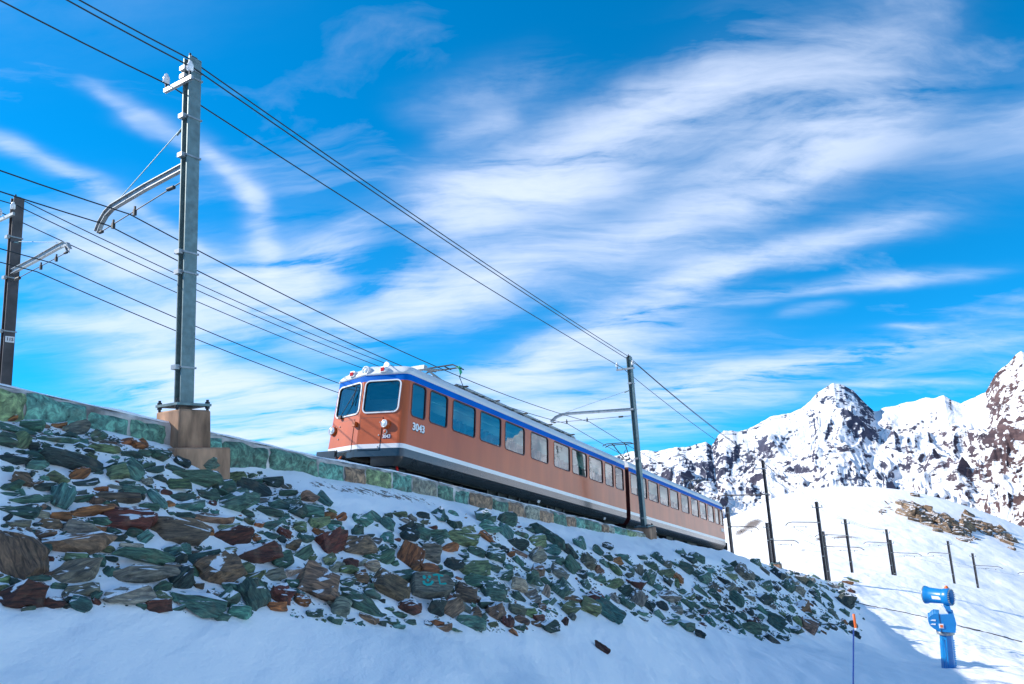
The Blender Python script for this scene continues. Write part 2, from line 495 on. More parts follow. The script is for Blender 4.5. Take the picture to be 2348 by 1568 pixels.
M['teal_paint'] = simple('teal_spray_paint', (0.01, 0.36, 0.32), 0.6, 0, 0.15, 25)
M['green_plastic'] = simple('green_insulator', (0.02, 0.42, 0.22), 0.3, 0, 0.1, 8)
M['brown_stone'] = simple('outcrop', (0.12, 0.075, 0.045), 0.85, 0, 0.6, 0.6, bump=0.6, detail=9)


# ------------------------------------------------------------------ builders
def tag(o, label=None, cat=None, group=None, kind=None):
    if label: o['label'] = label
    if cat: o['category'] = cat
    if group: o['group'] = group
    if kind: o['kind'] = kind
    return o


def empty(name, loc=(0, 0, 0)):
    o = bpy.data.objects.new(name, None)
    o.location = loc
    o.empty_display_size = 0.2
    COL.objects.link(o)
    return o


class MB:
    def __init__(self):
        self.v, self.f, self.m, self.sm = [], [], [], []

    def add(self, vs, fs, mi=0, smooth=False):
        o = len(self.v)
        self.v += [tuple(map(float, q)) for q in vs]
        for f in fs:
            self.f.append([i + o for i in f]); self.m.append(mi); self.sm.append(smooth)

    def box(self, c, size, mi=0, rot=None, taper=None):
        hx, hy, hz = size[0] / 2, size[1] / 2, size[2] / 2
        vs = []
        for z in (-1, 1):
            k = taper if (taper and z > 0) else 1
            for x, y in ((-1, -1), (1, -1), (1, 1), (-1, 1)):
                q = Vector((x * hx * k, y * hy * k, z * hz))
                if rot is not None: q = rot @ q
                vs.append((q[0] + c[0], q[1] + c[1], q[2] + c[2]))
        self.add(vs, [(3, 2, 1, 0), (4, 5, 6, 7), (0, 1, 5, 4), (1, 2, 6, 5), (2, 3, 7, 6), (3, 0, 4, 7)], mi)
        return self

    def prism(self, poly, a, b, axis=0, mi=0, smooth=False):
        """poly of 2-D points extruded along axis from a to b"""
        n = len(poly)
        def mk(t, q):
            return {0: (t, q[0], q[1]), 1: (q[0], t, q[1]), 2: (q[0], q[1], t)}[axis]
        vs = [mk(a, q) for q in poly] + [mk(b, q) for q in poly]
        fs = [(i, (i + 1) % n, n + (i + 1) % n, n + i) for i in range(n)]
        self.add(vs, fs, mi, smooth)
        self.add(vs, [tuple(range(n - 1, -1, -1)), tuple(range(n, 2 * n))], mi)
        return self

    def tube(self, pts, r, n=8, mi=0, cap=True, smooth=True):
        pts = [Vector(q) for q in pts]
        rs = r if isinstance(r, (list, tuple)) else [r] * len(pts)
        rings = []
        up = Vector((0, 0, 1))
        for i, q in enumerate(pts):
            d = (pts[min(i + 1, len(pts) - 1)] - pts[max(i - 1, 0)]).normalized()
            a = d.cross(up)
            if a.length < 1e-3: a = d.cross(Vector((1, 0, 0)))
            a.normalize(); b = a.cross(d).normalized()
            rings.append([q + (a * math.cos(2 * math.pi * k / n) + b * math.sin(2 * math.pi * k / n)) * rs[i] for k in range(n)])
        vs = [q for rg in rings for q in rg]
        fs = []
        for i in range(len(pts) - 1):
            for k in range(n):
                fs.append((i * n + k, i * n + (k + 1) % n, (i + 1) * n + (k + 1) % n, (i + 1) * n + k))
        self.add(vs, fs, mi, smooth)
        if cap:
            self.add(rings[0], [tuple(range(n - 1, -1, -1))], mi)
            self.add(rings[-1], [tuple(range(n))], mi)
        return self

    def lathe(self, prof, c=(0, 0, 0), axis=(0, 0, 1), n=20, mi=0, smooth=True, cap=True):
        """prof: (distance along axis, radius)"""
        ax = Vector(axis).normalized()
        a = ax.cross(Vector((0, 0, 1)))
        if a.length < 1e-3: a = Vector((1, 0, 0))
        a.normalize(); b = ax.cross(a).normalized()
        c = Vector(c)
        vs, fs = [], []
        for (h, r) in prof:
            for k in range(n):
                t = 2 * math.pi * k / n
                vs.append(c + ax * h + (a * math.cos(t) + b * math.sin(t)) * r)
        for i in range(len(prof) - 1):
            for k in range(n):
                fs.append((i * n + k, i * n + (k + 1) % n, (i + 1) * n + (k + 1) % n, (i + 1) * n + k))
        self.add(vs, fs, mi, smooth)
        if cap:
            self.add(vs[:n], [tuple(range(n - 1, -1, -1))], mi)
            self.add(vs[-n:], [tuple(range(n))], mi)
        return self

    def mesh(self, name, mats, recalc=True):
        me = bpy.data.meshes.new(name)
        me.from_pydata(self.v, [], self.f)
        mats = mats if isinstance(mats, (list, tuple)) else [mats]
        for m in mats: me.materials.append(m)
        me.polygons.foreach_set('material_index', self.m)
        me.polygons.foreach_set('use_smooth', self.sm)
        bm = bmesh.new(); bm.from_mesh(me)
        if recalc: bmesh.ops.recalc_face_normals(bm, faces=bm.faces)
        bm.to_mesh(me); bm.free()
        me.update()
        return me

    def build(self, name, mats, parent=None, loc=None):
        o = bpy.data.objects.new(name, self.mesh(name, mats))
        COL.objects.link(o)
        if parent is not None: o.parent = parent
        if loc is not None: o.location = loc
        return o


def np_mesh(name, verts, faces, mat, smooth=True, attrs=None, parent=None):
    me = bpy.data.meshes.new(name)
    me.vertices.add(len(verts)); me.vertices.foreach_set('co', np.asarray(verts, dtype=np.float32).ravel())
    faces = np.asarray(faces, dtype=np.int32)
    k = faces.shape[1]
    me.loops.add(faces.size); me.loops.foreach_set('vertex_index', faces.ravel())
    me.polygons.add(len(faces))
    me.polygons.foreach_set('loop_start', np.arange(0, faces.size, k, dtype=np.int32))
    me.polygons.foreach_set('loop_total', np.full(len(faces), k, dtype=np.int32))
    me.polygons.foreach_set('use_smooth', np.full(len(faces), smooth, dtype=bool))
    me.materials.append(mat)
    me.update(calc_edges=True)
    for an, av in (attrs or {}).items():
        av = np.asarray(av, dtype=np.float32)
        if av.ndim == 1:
            a = me.attributes.new(an, 'FLOAT', 'POINT'); a.data.foreach_set('value', av)
        else:
            a = me.attributes.new(an, 'FLOAT_VECTOR', 'POINT'); a.data.foreach_set('vector', av.ravel())
    me.validate()
    o = bpy.data.objects.new(name, me)
    COL.objects.link(o)
    if parent is not None: o.parent = parent
    return o


def grid_faces(nu, nv):
    i = np.arange(nu - 1)[:, None] * nv + np.arange(nv - 1)[None, :]
    return np.stack([i, i + nv, i + nv + 1, i + 1], -1).reshape(-1, 4)


# vectorised value noise
_tab = RNG.random((256, 256)).astype(np.float64)


def vnoise(x, y):
    xi = np.floor(x).astype(int); yi = np.floor(y).astype(int)
    fx = x - xi; fy = y - yi
    fx = fx * fx * fx * (fx * (fx * 6 - 15) + 10); fy = fy * fy * fy * (fy * (fy * 6 - 15) + 10)
    a = _tab[xi & 255, yi & 255]; b = _tab[(xi + 1) & 255, yi & 255]
    c = _tab[xi & 255, (yi + 1) & 255]; d = _tab[(xi + 1) & 255, (yi + 1) & 255]
    return (a * (1 - fx) + b * fx) * (1 - fy) + (c * (1 - fx) + d * fx) * fy


def fbm(x, y, octv=4, gain=0.5, lac=2.03):
    t = 0; a = 1; n = 0
    for k in range(octv):
        t = t + a * (vnoise(x + 17.3 * k, y - 9.1 * k) - 0.5); n += a
        a *= gain; x = x * lac; y = y * lac
    return t / n * 2


def ridged(x, y, octv=5, gain=0.55, lac=2.07):
    t = 0; a = 1; n = 0; w = 1.0
    for k in range(octv):
        v = 1 - np.abs(2 * vnoise(x + 31.7 * k, y + 11.9 * k) - 1)
        v = v * v
        t = t + a * v * w
        w = np.clip(v * 1.6, 0, 1); n += a
        a *= gain; x = x * lac; y = y * lac
    return t / n


# ------------------------------------------------------------------ the ground as a function of (s, p)
def z_rail(s):
    return -0.331 - 0.1917 * (s - 13.72)


_zw = np.array([(-30, 7.9), (4.38, 1.48), (10.0, 0.45), (12.3, 0.10), (25, -2.35), (30, -3.3), (49.6, -7.05), (80, -12.9), (140, -24)])


def z_wall(s):
    return np.interp(s, _zw[:, 0], _zw[:, 1])


_zb = np.array([(-30, 7.5), (4.4, 1.03), (5.7, 0.92), (6.7, 0.72), (9.75, 0.125), (12.6, -0.30), (17.5, -1.32), (23, -2.25), (27.6, -2.95), (29.8, -3.33), (34.6, -4.15), (37.7, -4.68),
                (42.9, -5.82), (47.9, -6.82), (57.5, -8.68), (63.8, -10.02), (80, -13.1), (140, -24.6)])


def z_base(s):
    return np.interp(s, _zb[:, 0], _zb[:, 1])


def talus(s, p):
    q = 10.3 - p
    # a gentler snow ledge under the wall, then the steep stone slope
    led = np.interp(s, [0, 8, 14, 26, 40, 60], [0.5, 0.7, 1.3, 1.6, 1.0, 0.6])
    return z_base(s) - np.where(q < led, 0.52 * q, 0.52 * led + 0.80 * (q - led))


def sp_of(P):
    return P @ T_, -(P @ N_)


def on_talus(px, py):
    v = ray(px, py)
    ks = np.linspace(3, 90, 8000)
    s = ks * (v @ T_); p = -ks * (v @ N_)
    d = ks * v[2] - np.where(p < 10.3, talus(s, p), z_wall(s))
    i = np.argmax(d < 0)
    return ks[i] * v


def at_k(px, py, k):
    return ray(px, py) * (k / ray(px, py)[1])


_ctl = []
for (x, y, k) in [(0, 1568, 5.8), (300, 1568, 6.6), (600, 1568, 7.7), (1173, 1568, 10.2), (1400, 1568, 13), (1700, 1568, 17), (2000, 1572, 19.0), (2160, 1572, 19.5), (2347, 1570, 19.5),
                  (2175, 1531, 39), (2347, 1532, 36), (2040, 1500, 34), (1900, 1318, 80), (2030, 1320, 80), (2180, 1340, 80), (2347, 1374, 78),
                  (2175, 1545, 27), (2347, 1548, 26), (2040, 1520, 27), (2260, 1425, 58), (2080, 1400, 58), (2175, 1384, 67), (2030, 1368, 67), (2347, 1428, 67), (1950, 1347, 67)]:
    P = at_k(x, y, k); s, p = sp_of(P); _ctl.append((s, p, P[2]))
for (x, y) in [(0, 1398), (200, 1395), (330, 1418), (500, 1433), (650, 1408), (800, 1430), (1000, 1453), (1250, 1452), (1420, 1435), (1600, 1452), (1790, 1472), (1930, 1458)]:
    P = on_talus(x, y); s, p = sp_of(P); _ctl.append((s, p, P[2] - 0.05))
for q in [(0, 0, -1.75), (-12, 0, 0.9), (-14, 8, 2.6), (-12, -30, -4), (0, -15, -4.0), (20, -30, -14), (0, -40, -9), (60, -45, -23), (-30, -40, 0), (-30, 10, 6), (30, -14, -11.8),
          (3, 14, -0.4), (9, 14, -1.7), (20, 14, -4.3), (40, 14, -9.5), (60, 14, -11), (90, 14, -16), (115, 10, -26), (115, -40, -36), (-10, 14, 2.2), (115, 40, -28), (-30, 40, 4)]:
    _ctl.append(q)
_ctl = np.array(_ctl, float)


def _rbf_fit(c, lam=0.02):
    n = len(c)
    d = np.hypot(c[:, None, 0] - c[None, :, 0], c[:, None, 1] - c[None, :, 1])
    K = -np.sqrt(d * d + 6.0) + lam * np.eye(n)
    Pm = np.c_[np.ones(n), c[:, :2]]
    A = np.block([[K, Pm], [Pm.T, np.zeros((3, 3))]])
    return np.linalg.solve(A, np.r_[c[:, 2], 0, 0, 0])


_w = _rbf_fit(_ctl)


def base_snow(s, p):
    s = np.asarray(s, float); p = np.asarray(p, float)
    out = _w[-3] + _w[-2] * s + _w[-1] * p
    for (a, b, _), w in zip(_ctl, _w[:-3]):
        r2 = (s - a) ** 2 + (p - b) ** 2
        out = out - w * np.sqrt(r2 + 6.0)
    return out


def smax(a, b, k):
    h = np.clip(0.5 + 0.5 * (a - b) / k, 0, 1)
    return b * (1 - h) + a * h + k * h * (1 - h)


def ground(s, p, detail=True):
    s = np.asarray(s, float); p = np.asarray(p, float)
    B = base_snow(s, np.minimum(p, 11))
    tl = talus(s, p) - 0.42 * np.exp(-((s - 7.75) / 0.75) ** 2 - ((p - 9.75) / 0.5) ** 2)
    z = smax(tl, B, 0.5)
    yy = s * T_[1] - p * N_[1]
    z = z - 0.13 * np.clip(yy - 81, 0, None)
    if detail:
        near = np.clip(1.3 - np.abs(p - 6) / 9, 0.15, 1)
        z = z + 0.05 * np.clip((7.5 - p) / 2, 0, 1) * fbm(s * 0.5 + p * 0.35, p * 1.3 - s * 0.9, 4)
        z = z + 0.10 * near * fbm(s * 0.55, p * 0.8, 3) + 0.05 * near * fbm(s * 1.7 + 40, p * 1.9, 3)
        # wind-carved furrows and piste tracks out on the open slope
        open_ = np.clip((s - 17) / 10, 0, 1) * np.clip((6 - p) / 6, 0, 1) * np.clip((95 - s) / 20, 0, 1)
        z = z + open_ * (0.22 * fbm(s * 0.25 + 5, p * 0.33, 3) - 0.16 * np.abs(fbm(s * 0.6, p * 0.8 + 9, 3)))
        z = z + open_ * np.clip((70 - s) / 20, 0, 1) * (0.10 * np.abs(fbm(s * 1.9, p * 1.5 + 4, 3)) + 0.06 * fbm(s * 2.6 + p, p * 2.2, 2))
        berm = np.exp(-((s - 20.5 + 0.3 * p) / 1.6) ** 2) * np.clip((1.2 - p) / 1.5, 0, 1)
        z = z + berm * (-0.12 + 0.35 * fbm(s * 0.9 + 3, p * 1.3, 4) + 0.30 * np.abs(fbm(s * 2.3, p * 1.1 - s, 4)))
    bed = z_rail(s) - 0.24
    bed = np.where(p > 21.5, bed - (p - 21.5) * 0.16, bed)
    h = np.clip((p - 10.36) / 0.1, 0, 1)
    return z * (1 - h) + bed * h


def hit_ground(px, py, kmax=140):
    v = ray(px, py)
    ks = np.r_[np.linspace(2.5, 30, 1400), np.linspace(30, kmax, 1600)]
    s = ks * (v @ T_); p = -ks * (v @ N_)
    d = ks * v[2] - ground(s, p)
    i = int(np.argmax(d < 0))
    if d[i] >= 0: return None
    return ks[i] * v


def axis_pts(segs):
    out = [segs[0][0]]
    for a, b, st in segs:
        n = max(1, int(round((b - a) / st)))
        out += list(a + (b - a) * (np.arange(n) + 1) / n)
    return np.array(out)


def build_ground():
    S = axis_pts([(-40, -6, 1.5), (-6, 0, 0.4), (0, 24, 0.12), (24, 60, 0.3), (60, 116, 0.8)])
    Pp = axis_pts([(-60, -12, 1.0), (-12, 0, 0.25), (0, 10.3, 0.12), (10.3, 10.5, 0.05), (10.5, 22, 1.0), (22, 60, 2.0)])
    SS, PP = np.meshgrid(S, Pp, indexing='ij')
    Z = ground(SS, PP)
    # cable drifts etc. stay in the mesh; the rest is crust relief of the material
    V = np.stack([SS * T_[0] - PP * N_[0], SS * T_[1] - PP * N_[1], Z], -1).reshape(-1, 3)
    soil = np.exp(-((PP - 9.85) / 0.42) ** 2) * np.clip((13.6 - SS) / 1.0, 0, 1) * (PP < 10.36)
    soil = soil * (0.60 - 0.25 * np.exp(-((SS - 8.3) / 0.9) ** 2))
    o = np_mesh('snow_ground', V, grid_faces(len(S), len(Pp)), M['snow'], True, {'soil': soil.ravel()})
    return tag(o, 'wind packed snow slope below the railway', kind='structure')


GROUND = build_ground()


# ------------------------------------------------------------------ far hill and mountains (polar sheets round the viewpoint)
def az_el(px, py):
    v = ray(px, py)
    return math.atan2(v[0], v[1]), v[2] / math.hypot(v[0], v[1])


def build_hill():
    crest_px = [(1380, 1260), (1560, 1215), (1678, 1186), (1774, 1141), (1840, 1123), (1937, 1114), (2036, 1119), (2092, 1127), (2158, 1143), (2251, 1172), (2347, 1211)]
    ce = np.array([az_el(*q) for q in crest_px] + [(0.75, -0.17), (0.95, -0.20), (1.4, -0.22)])
    ce = np.vstack([[(-0.6, -0.2), (0.0, -0.16)], ce])
    A = np.r_[np.linspace(-0.5, 0.14, 30), np.linspace(0.15, 0.7, 330), np.linspace(0.72, 1.4, 40)]
    R = np.r_[np.linspace(96, 260, 150), np.linspace(262, 420, 40), np.linspace(440, 2600, 30)]
    AA, RR = np.meshgrid(A, R, indexing='ij')
    fa = np.linspace(-0.6, 1.5, 4000); fe = np.interp(fa, ce[:, 0], ce[:, 1])
    kk = np.hanning(121); kk /= kk.sum()
    fe = np.convolve(np.pad(fe, 60, mode='edge'), kk, mode='valid')
    e1 = np.interp(AA, fa, fe)
    foot = np.interp(AA, [-0.5, 0.2, 0.3, 0.45, 0.62, 0.8, 1.4], [-0.26, -0.215, -0.205, -0.222, -0.255, -0.27, -0.3])
    u = np.clip((RR - 100) / 160, 0, 1)
    sh = u ** 0.8
    e = foot + (e1 - foot) * sh
    z = e * RR
    X = RR * np.sin(AA); Y = RR * np.cos(AA)
    amp = np.sin(np.clip(u, 0, 1) * math.pi) ** 0.8
    z = z + amp * (1.7 * fbm(X * 0.02, Y * 0.02, 4) + 0.8 * fbm(X * 0.07, Y * 0.09 + 3, 4) + 0.35 * np.abs(fbm(X * 0.2, Y * 0.26, 3)))
    over = np.clip(RR - 262, 0, None)
    z = np.where(RR > 260, (e1 * 260) - over * 0.16 - np.minimum(over, 500) * 0.14, z)
    V = np.stack([X, Y, z], -1).reshape(-1, 3)
    soil = np.zeros_like(z)
    for (px, py, wa, wr, st) in [(1725, 1203, 0.022, 16, 0.80), (1700, 1217, 0.02, 10, 0.72), (1880, 1235, 0.012, 6, 0.7), (1935, 1232, 0.03, 5, 0.72), (1840, 1262, 0.01, 5, 0.6)]:
        a0, el = az_el(px, py)
        # distance where the sheet is met
        col = np.interp(a0, A, np.arange(len(A))); ci = int(round(col))
        k = np.argmin(np.abs(z[ci, :150] / R[:150] - el)); r0 = R[k]
        soil = np.maximum(soil, st * np.exp(-((AA - a0) / wa) ** 2 - ((RR - r0) / wr) ** 2))
    o = np_mesh('snow_hill', V, grid_faces(len(A), len(R)), M['snow'], True, {'soil': soil.ravel()})
    tag(o, 'rounded snow hill with brown rock patches', kind='structure')

    def at(px, py):
        a0, el = az_el(px, py)
        ci = int(np.argmin(np.abs(A - a0)))
        k = int(np.argmax(z[ci, 3:150] / R[3:150] > el)) + 3
        return V.reshape(len(A), len(R), 3)[ci, k]
    return o, at


HILL, hill_at = build_hill()


def build_mountains():
    sky = [(1380, 1052), (1430, 1040), (1471, 1031), (1504, 1034), (1530, 1030), (1556, 1026), (1590, 1021), (1618, 1013.5), (1632, 1022), (1645, 1000), (1658, 988), (1696, 987), (1712, 984), (1759, 958), (1789, 950),
           (1812, 946), (1837, 935.6), (1858, 916), (1874, 898.6), (1893, 886), (1909, 876.4), (1932, 884), (1955, 895), (1980, 920), (2003, 941), (2016, 940), (2029, 932), (2050, 930), (2073, 926), (2100, 918), (2121, 913), (2140, 914), (2162, 904),
           (2182, 917), (2203, 926), (2225, 914), (2244, 906), (2258, 898.6), (2270, 876), (2281, 861), (2296, 845), (2310, 834), (2325, 818), (2340, 806), (2352, 810), (2400, 835), (2460, 880), (2540, 860), (2640, 820), (2760, 870), (2900, 800)]
    c = np.array([az_el(*q) for q in sky])
    c = np.vstack([[(-0.7, 0.0), (-0.2, 0.005), (0.05, 0.0)], c, [(0.93, 0.12), (0.98, 0.125), (1.02, 0.10), (1.06, 0.078), (1.1, 0.062), (1.14, 0.05), (1.2, 0.02), (1.3, 0.02), (1.6, 0.08), (1.9, 0.10), (2.4, 0.12), (3.0, 0.09), (3.3, 0.08)]])
    A = np.r_[np.linspace(-0.7, 0.1, 40), np.linspace(0.105, 0.68, 620), np.linspace(0.685, 1.3, 200), np.linspace(1.32, 3.3, 120)]
    Wd = np.r_[np.linspace(0, 1, 420), np.linspace(1.01, 1.35, 14)]
    AA, WW = np.meshgrid(A, Wd, indexing='ij')
    s1 = np.interp(AA, c[:, 0], c[:, 1])
    s1 = s1 + 0.0022 * fbm(AA * 90, AA * 0 + 3.3, 4)
    Rc = 6200 + 500 * fbm(AA * 4, AA * 0 + 1.7, 2)
    RR = 1500 + np.minimum(WW, 1) * (Rc - 1500) + np.clip(WW - 1, 0, None) * 9000
    e0 = -0.175 + 0.05 * np.clip((AA - 0.55) / 0.4, 0, 1)
    u = np.minimum(WW, 1)
    # lower: long snow shoulders; upper: steep rock faces
    e = e0 + (s1 - e0) * (0.45 * u + 0.55 * u ** 1.9)
    X = RR * np.sin(AA); Y = RR * np.cos(AA)
    wx = X + 260 * fbm(X * 0.0011, Y * 0.0011, 3); wy = Y + 260 * fbm(X * 0.0011 + 9, Y * 0.0011 + 5, 3)
    rg = ridged(wx * 0.00075, wy * 0.00075, 6, 0.52) - 0.42
    lat = AA * 4800 + 150 * fbm(X * 0.0022, Y * 0.0022 + 4, 3); rad = RR + 200 * fbm(X * 0.0018 + 5, Y * 0.0018, 3)
    rg2 = ridged(lat * 0.0034 + 7, rad * 0.0013, 5, 0.55) - 0.4
    rg3 = ridged(lat * 0.011 + 3, rad * 0.0042, 4, 0.58) - 0.4
    amp = np.clip(u * 3.2, 0, 1) * np.clip((1.0 - u) * 9.0, 0.03, 1)
    rg4 = ridged(lat * 0.034 + 13, rad * 0.012, 3, 0.6) - 0.4
    z = RR * e + amp * (330 * rg + 150 * rg2 + 42 * rg3 + 9 * rg4)
    lim = RR * (s1 - 0.004 - 0.05 * (1 - u))
    z = np.where(u < 1, smin_np(z, lim, 60.0), RR * s1)
    z = np.where(WW > 1, Rc * s1 - (WW - 1) * 9000 * 0.5, z)
    V = np.stack([X, Y, z], -1).reshape(-1, 3)
    bare = 0.10 * np.clip((AA - 0.50) / 0.2, 0, 1) + 0.10 * fbm(X * 0.0012, Y * 0.0012, 3) + 0.06 * np.clip((0.28 - AA) / 0.1, 0, 1) - 0.36 * np.clip((AA - 0.64) / 0.12, 0, 1)
    bare = bare + 0.34 * (ridged(lat * 0.016 + 2, rad * 0.0055, 4, 0.6) - 0.42) + 0.13 * np.clip((0.34 - AA) / 0.1, 0, 1) + 0.08 * np.exp(-((AA - 0.46) / 0.05) ** 2) * np.clip((u - 0.6) / 0.3, 0, 1)
    bare = bare + 0.22 * np.exp(-((AA - 0.625) / 0.05) ** 2 - ((u - 0.14) / 0.10) ** 2)
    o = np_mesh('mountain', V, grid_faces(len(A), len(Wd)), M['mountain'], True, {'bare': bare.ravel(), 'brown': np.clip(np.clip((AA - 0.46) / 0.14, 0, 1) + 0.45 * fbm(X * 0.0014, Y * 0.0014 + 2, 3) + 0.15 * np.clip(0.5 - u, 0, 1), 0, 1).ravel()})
    tag(o, 'snowy rock massif with a pyramid peak on the skyline', kind='structure')


def smin_np(a, b, k):
    h = np.clip(0.5 + 0.5 * (b - a) / k, 0, 1)
    return b * (1 - h) + a * h - k * h * (1 - h)


build_mountains()

# ------------------------------------------------------------------ rocks
RC = {'g': (0.044, 0.098, 0.074), 'G': (0.105, 0.145, 0.072), 't': (0.060, 0.155, 0.128), 'k': (0.020, 0.038, 0.034), 'b': (0.215, 0.080, 0.026),
      'm': (0.140, 0.088, 0.056), 'd': (0.085, 0.022, 0.013), 'y': (0.135, 0.135, 0.108), 'p': (0.42, 0.32, 0.24)}


def rock_shape(seed, w, h, d, levels=2, blocky=0.5):
    """an angular slab: hull of jittered points on a superellipsoid, split and broken along its layers"""
    r = random.Random(seed)
    bm = bmesh.new()
    n = r.randint(12, 20)
    blocky = r.uniform(0.35, 0.95)
    for i in range(n):
        a = 2 * math.pi * (i + r.random() * 0.8) / n * 1.0
        e = r.choice((-1, 1)) * r.uniform(0.15, 1.0)
        cx = math.copysign(abs(math.cos(a)) ** blocky, math.cos(a)); cy = math.copysign(abs(math.sin(a)) ** (blocky + 0.1), math.sin(a))
        q = math.sqrt(max(0.0, 1 - 0.55 * e * e)) * r.uniform(0.8, 1.0)
        bm.verts.new((cx * q * w / 2, cy * q * h / 2, e * d / 2 * r.uniform(0.75, 1)))
    res = bmesh.ops.convex_hull(bm, input=bm.verts)
    bmesh.ops.delete(bm, geom=[v for v in bm.verts if not v.link_faces], context='VERTS')
    ox = r.uniform(-50, 50)
    for lv in range(levels):
        bmesh.ops.subdivide_edges(bm, edges=bm.edges[:], cuts=1, use_grid_fill=True)
        bmesh.ops.triangulate(bm, faces=bm.faces[:])
        bm.normal_update()
        am = min(w, h, d) * (0.11, 0.05, 0.025)[lv]
        fr = 2.6 / max(w, h) * (1 if lv == 0 else 2.4)
        for v in bm.verts:
            c = v.co
            k = mnoise.noise(Vector((c.x * fr + ox, c.y * fr * 2.6, c.z * fr * 1.4)))
            v.co = c + v.normal * (k * am * 1.5)
    bm.verts.ensure_lookup_table()
    vs = np.array([v.co[:] for v in bm.verts]); fs = np.array([[v.index for v in f.verts] for f in bm.faces])
    bm.verts.index_update()
    bm.free()
    return vs, fs


def slope_frame(s, p):
    e = 0.25
    dzs = float((ground(s + e, p, False) - ground(s - e, p, False)) / (2 * e)); dzp = float((ground(s, p + e, False) - ground(s, p - e, False)) / (2 * e))
    a = T_ + np.array([0, 0, dzs]); b = -N_ + np.array([0, 0, dzp])
    n = np.cross(a, b)
    n = n if n[2] > 0 else -n
    return n / np.linalg.norm(n)


def rock_frame(P, ang, jitter=0.22, r=random.Random(77)):
    """x: the stone's long axis (turned by ang), y: across it up the slope, z: out of the slope"""
    s, p = sp_of(P)
    n = slope_frame(s, p)
    view = -P / np.linalg.norm(P)
    n = 0.55 * n + 0.45 * view; n /= np.linalg.norm(n)
    x = np.cross(n, np.cross(view, cR)); x /= np.linalg.norm(x)
    if x @ cR < 0: x = -x
    y = np.cross(n, x)
    ca, sa = math.cos(math.radians(ang)), math.sin(math.radians(ang))
    x2 = x * ca + y * sa; y2 = -x * sa + y * ca
    R = np.stack([x2, y2, n], 1)
    if jitter:
        J = Matrix.Rotation(r.gauss(0, jitter), 3, 'X') @ Matrix.Rotation(r.gauss(0, jitter), 3, 'Y')
        R = R @ np.array(J)
    return R


def rock_arrays(seed, w, h, d, col, R, P, levels, tone=None):
    vs, fs = rock_shape(seed, w, h, d, levels)
    r = random.Random(seed + 5)
    # layers of the schist lie along the long axis: grain coordinate = (x, depth, y)
    off = np.array([r.uniform(-20, 20) for _ in range(3)])
    rco = np.stack([vs[:, 0], vs[:, 2], vs[:, 1]], 1) * 1.6 + off
    t = tone if tone is not None else r.uniform(0.7, 1.35)
    c = np.array(RC[col]) * t * np.array([r.uniform(0.85, 1.15), 1, r.uniform(0.88, 1.12)])
    return vs, fs, rco, np.tile(c, (len(vs), 1))


SLOPE = tag(empty('rock_slope', W_(12, 9, 0)), 'embankment of green and rusty broken stones half buried in snow', kind='structure')


def place_rock(name, seed, w, h, d, col, P, ang, parent=None, levels=2, sink=0.28, mat='rock'):
    R = rock_frame(P, ang, 0.16, random.Random(seed))
    vs, fs, rco, rc = rock_arrays(seed, w, h, d, col, R, P, levels)
    o = np_mesh(name, vs, fs, M[mat], False, {'rcol': rc, 'rco': rco})
    mw = Matrix(((R[0, 0], R[0, 1], R[0, 2], 0), (R[1, 0], R[1, 1], R[1, 2], 0), (R[2, 0], R[2, 1], R[2, 2], 0), (0, 0, 0, 1)))
    C = P + R[:, 2] * (d * sink)
    mw.translation = Vector(C)
    if parent is not None:
        o.parent = parent
        o.matrix_parent_inverse = Matrix.Translation(-parent.location)
    o.matrix_basis = mw
    return o, C, R


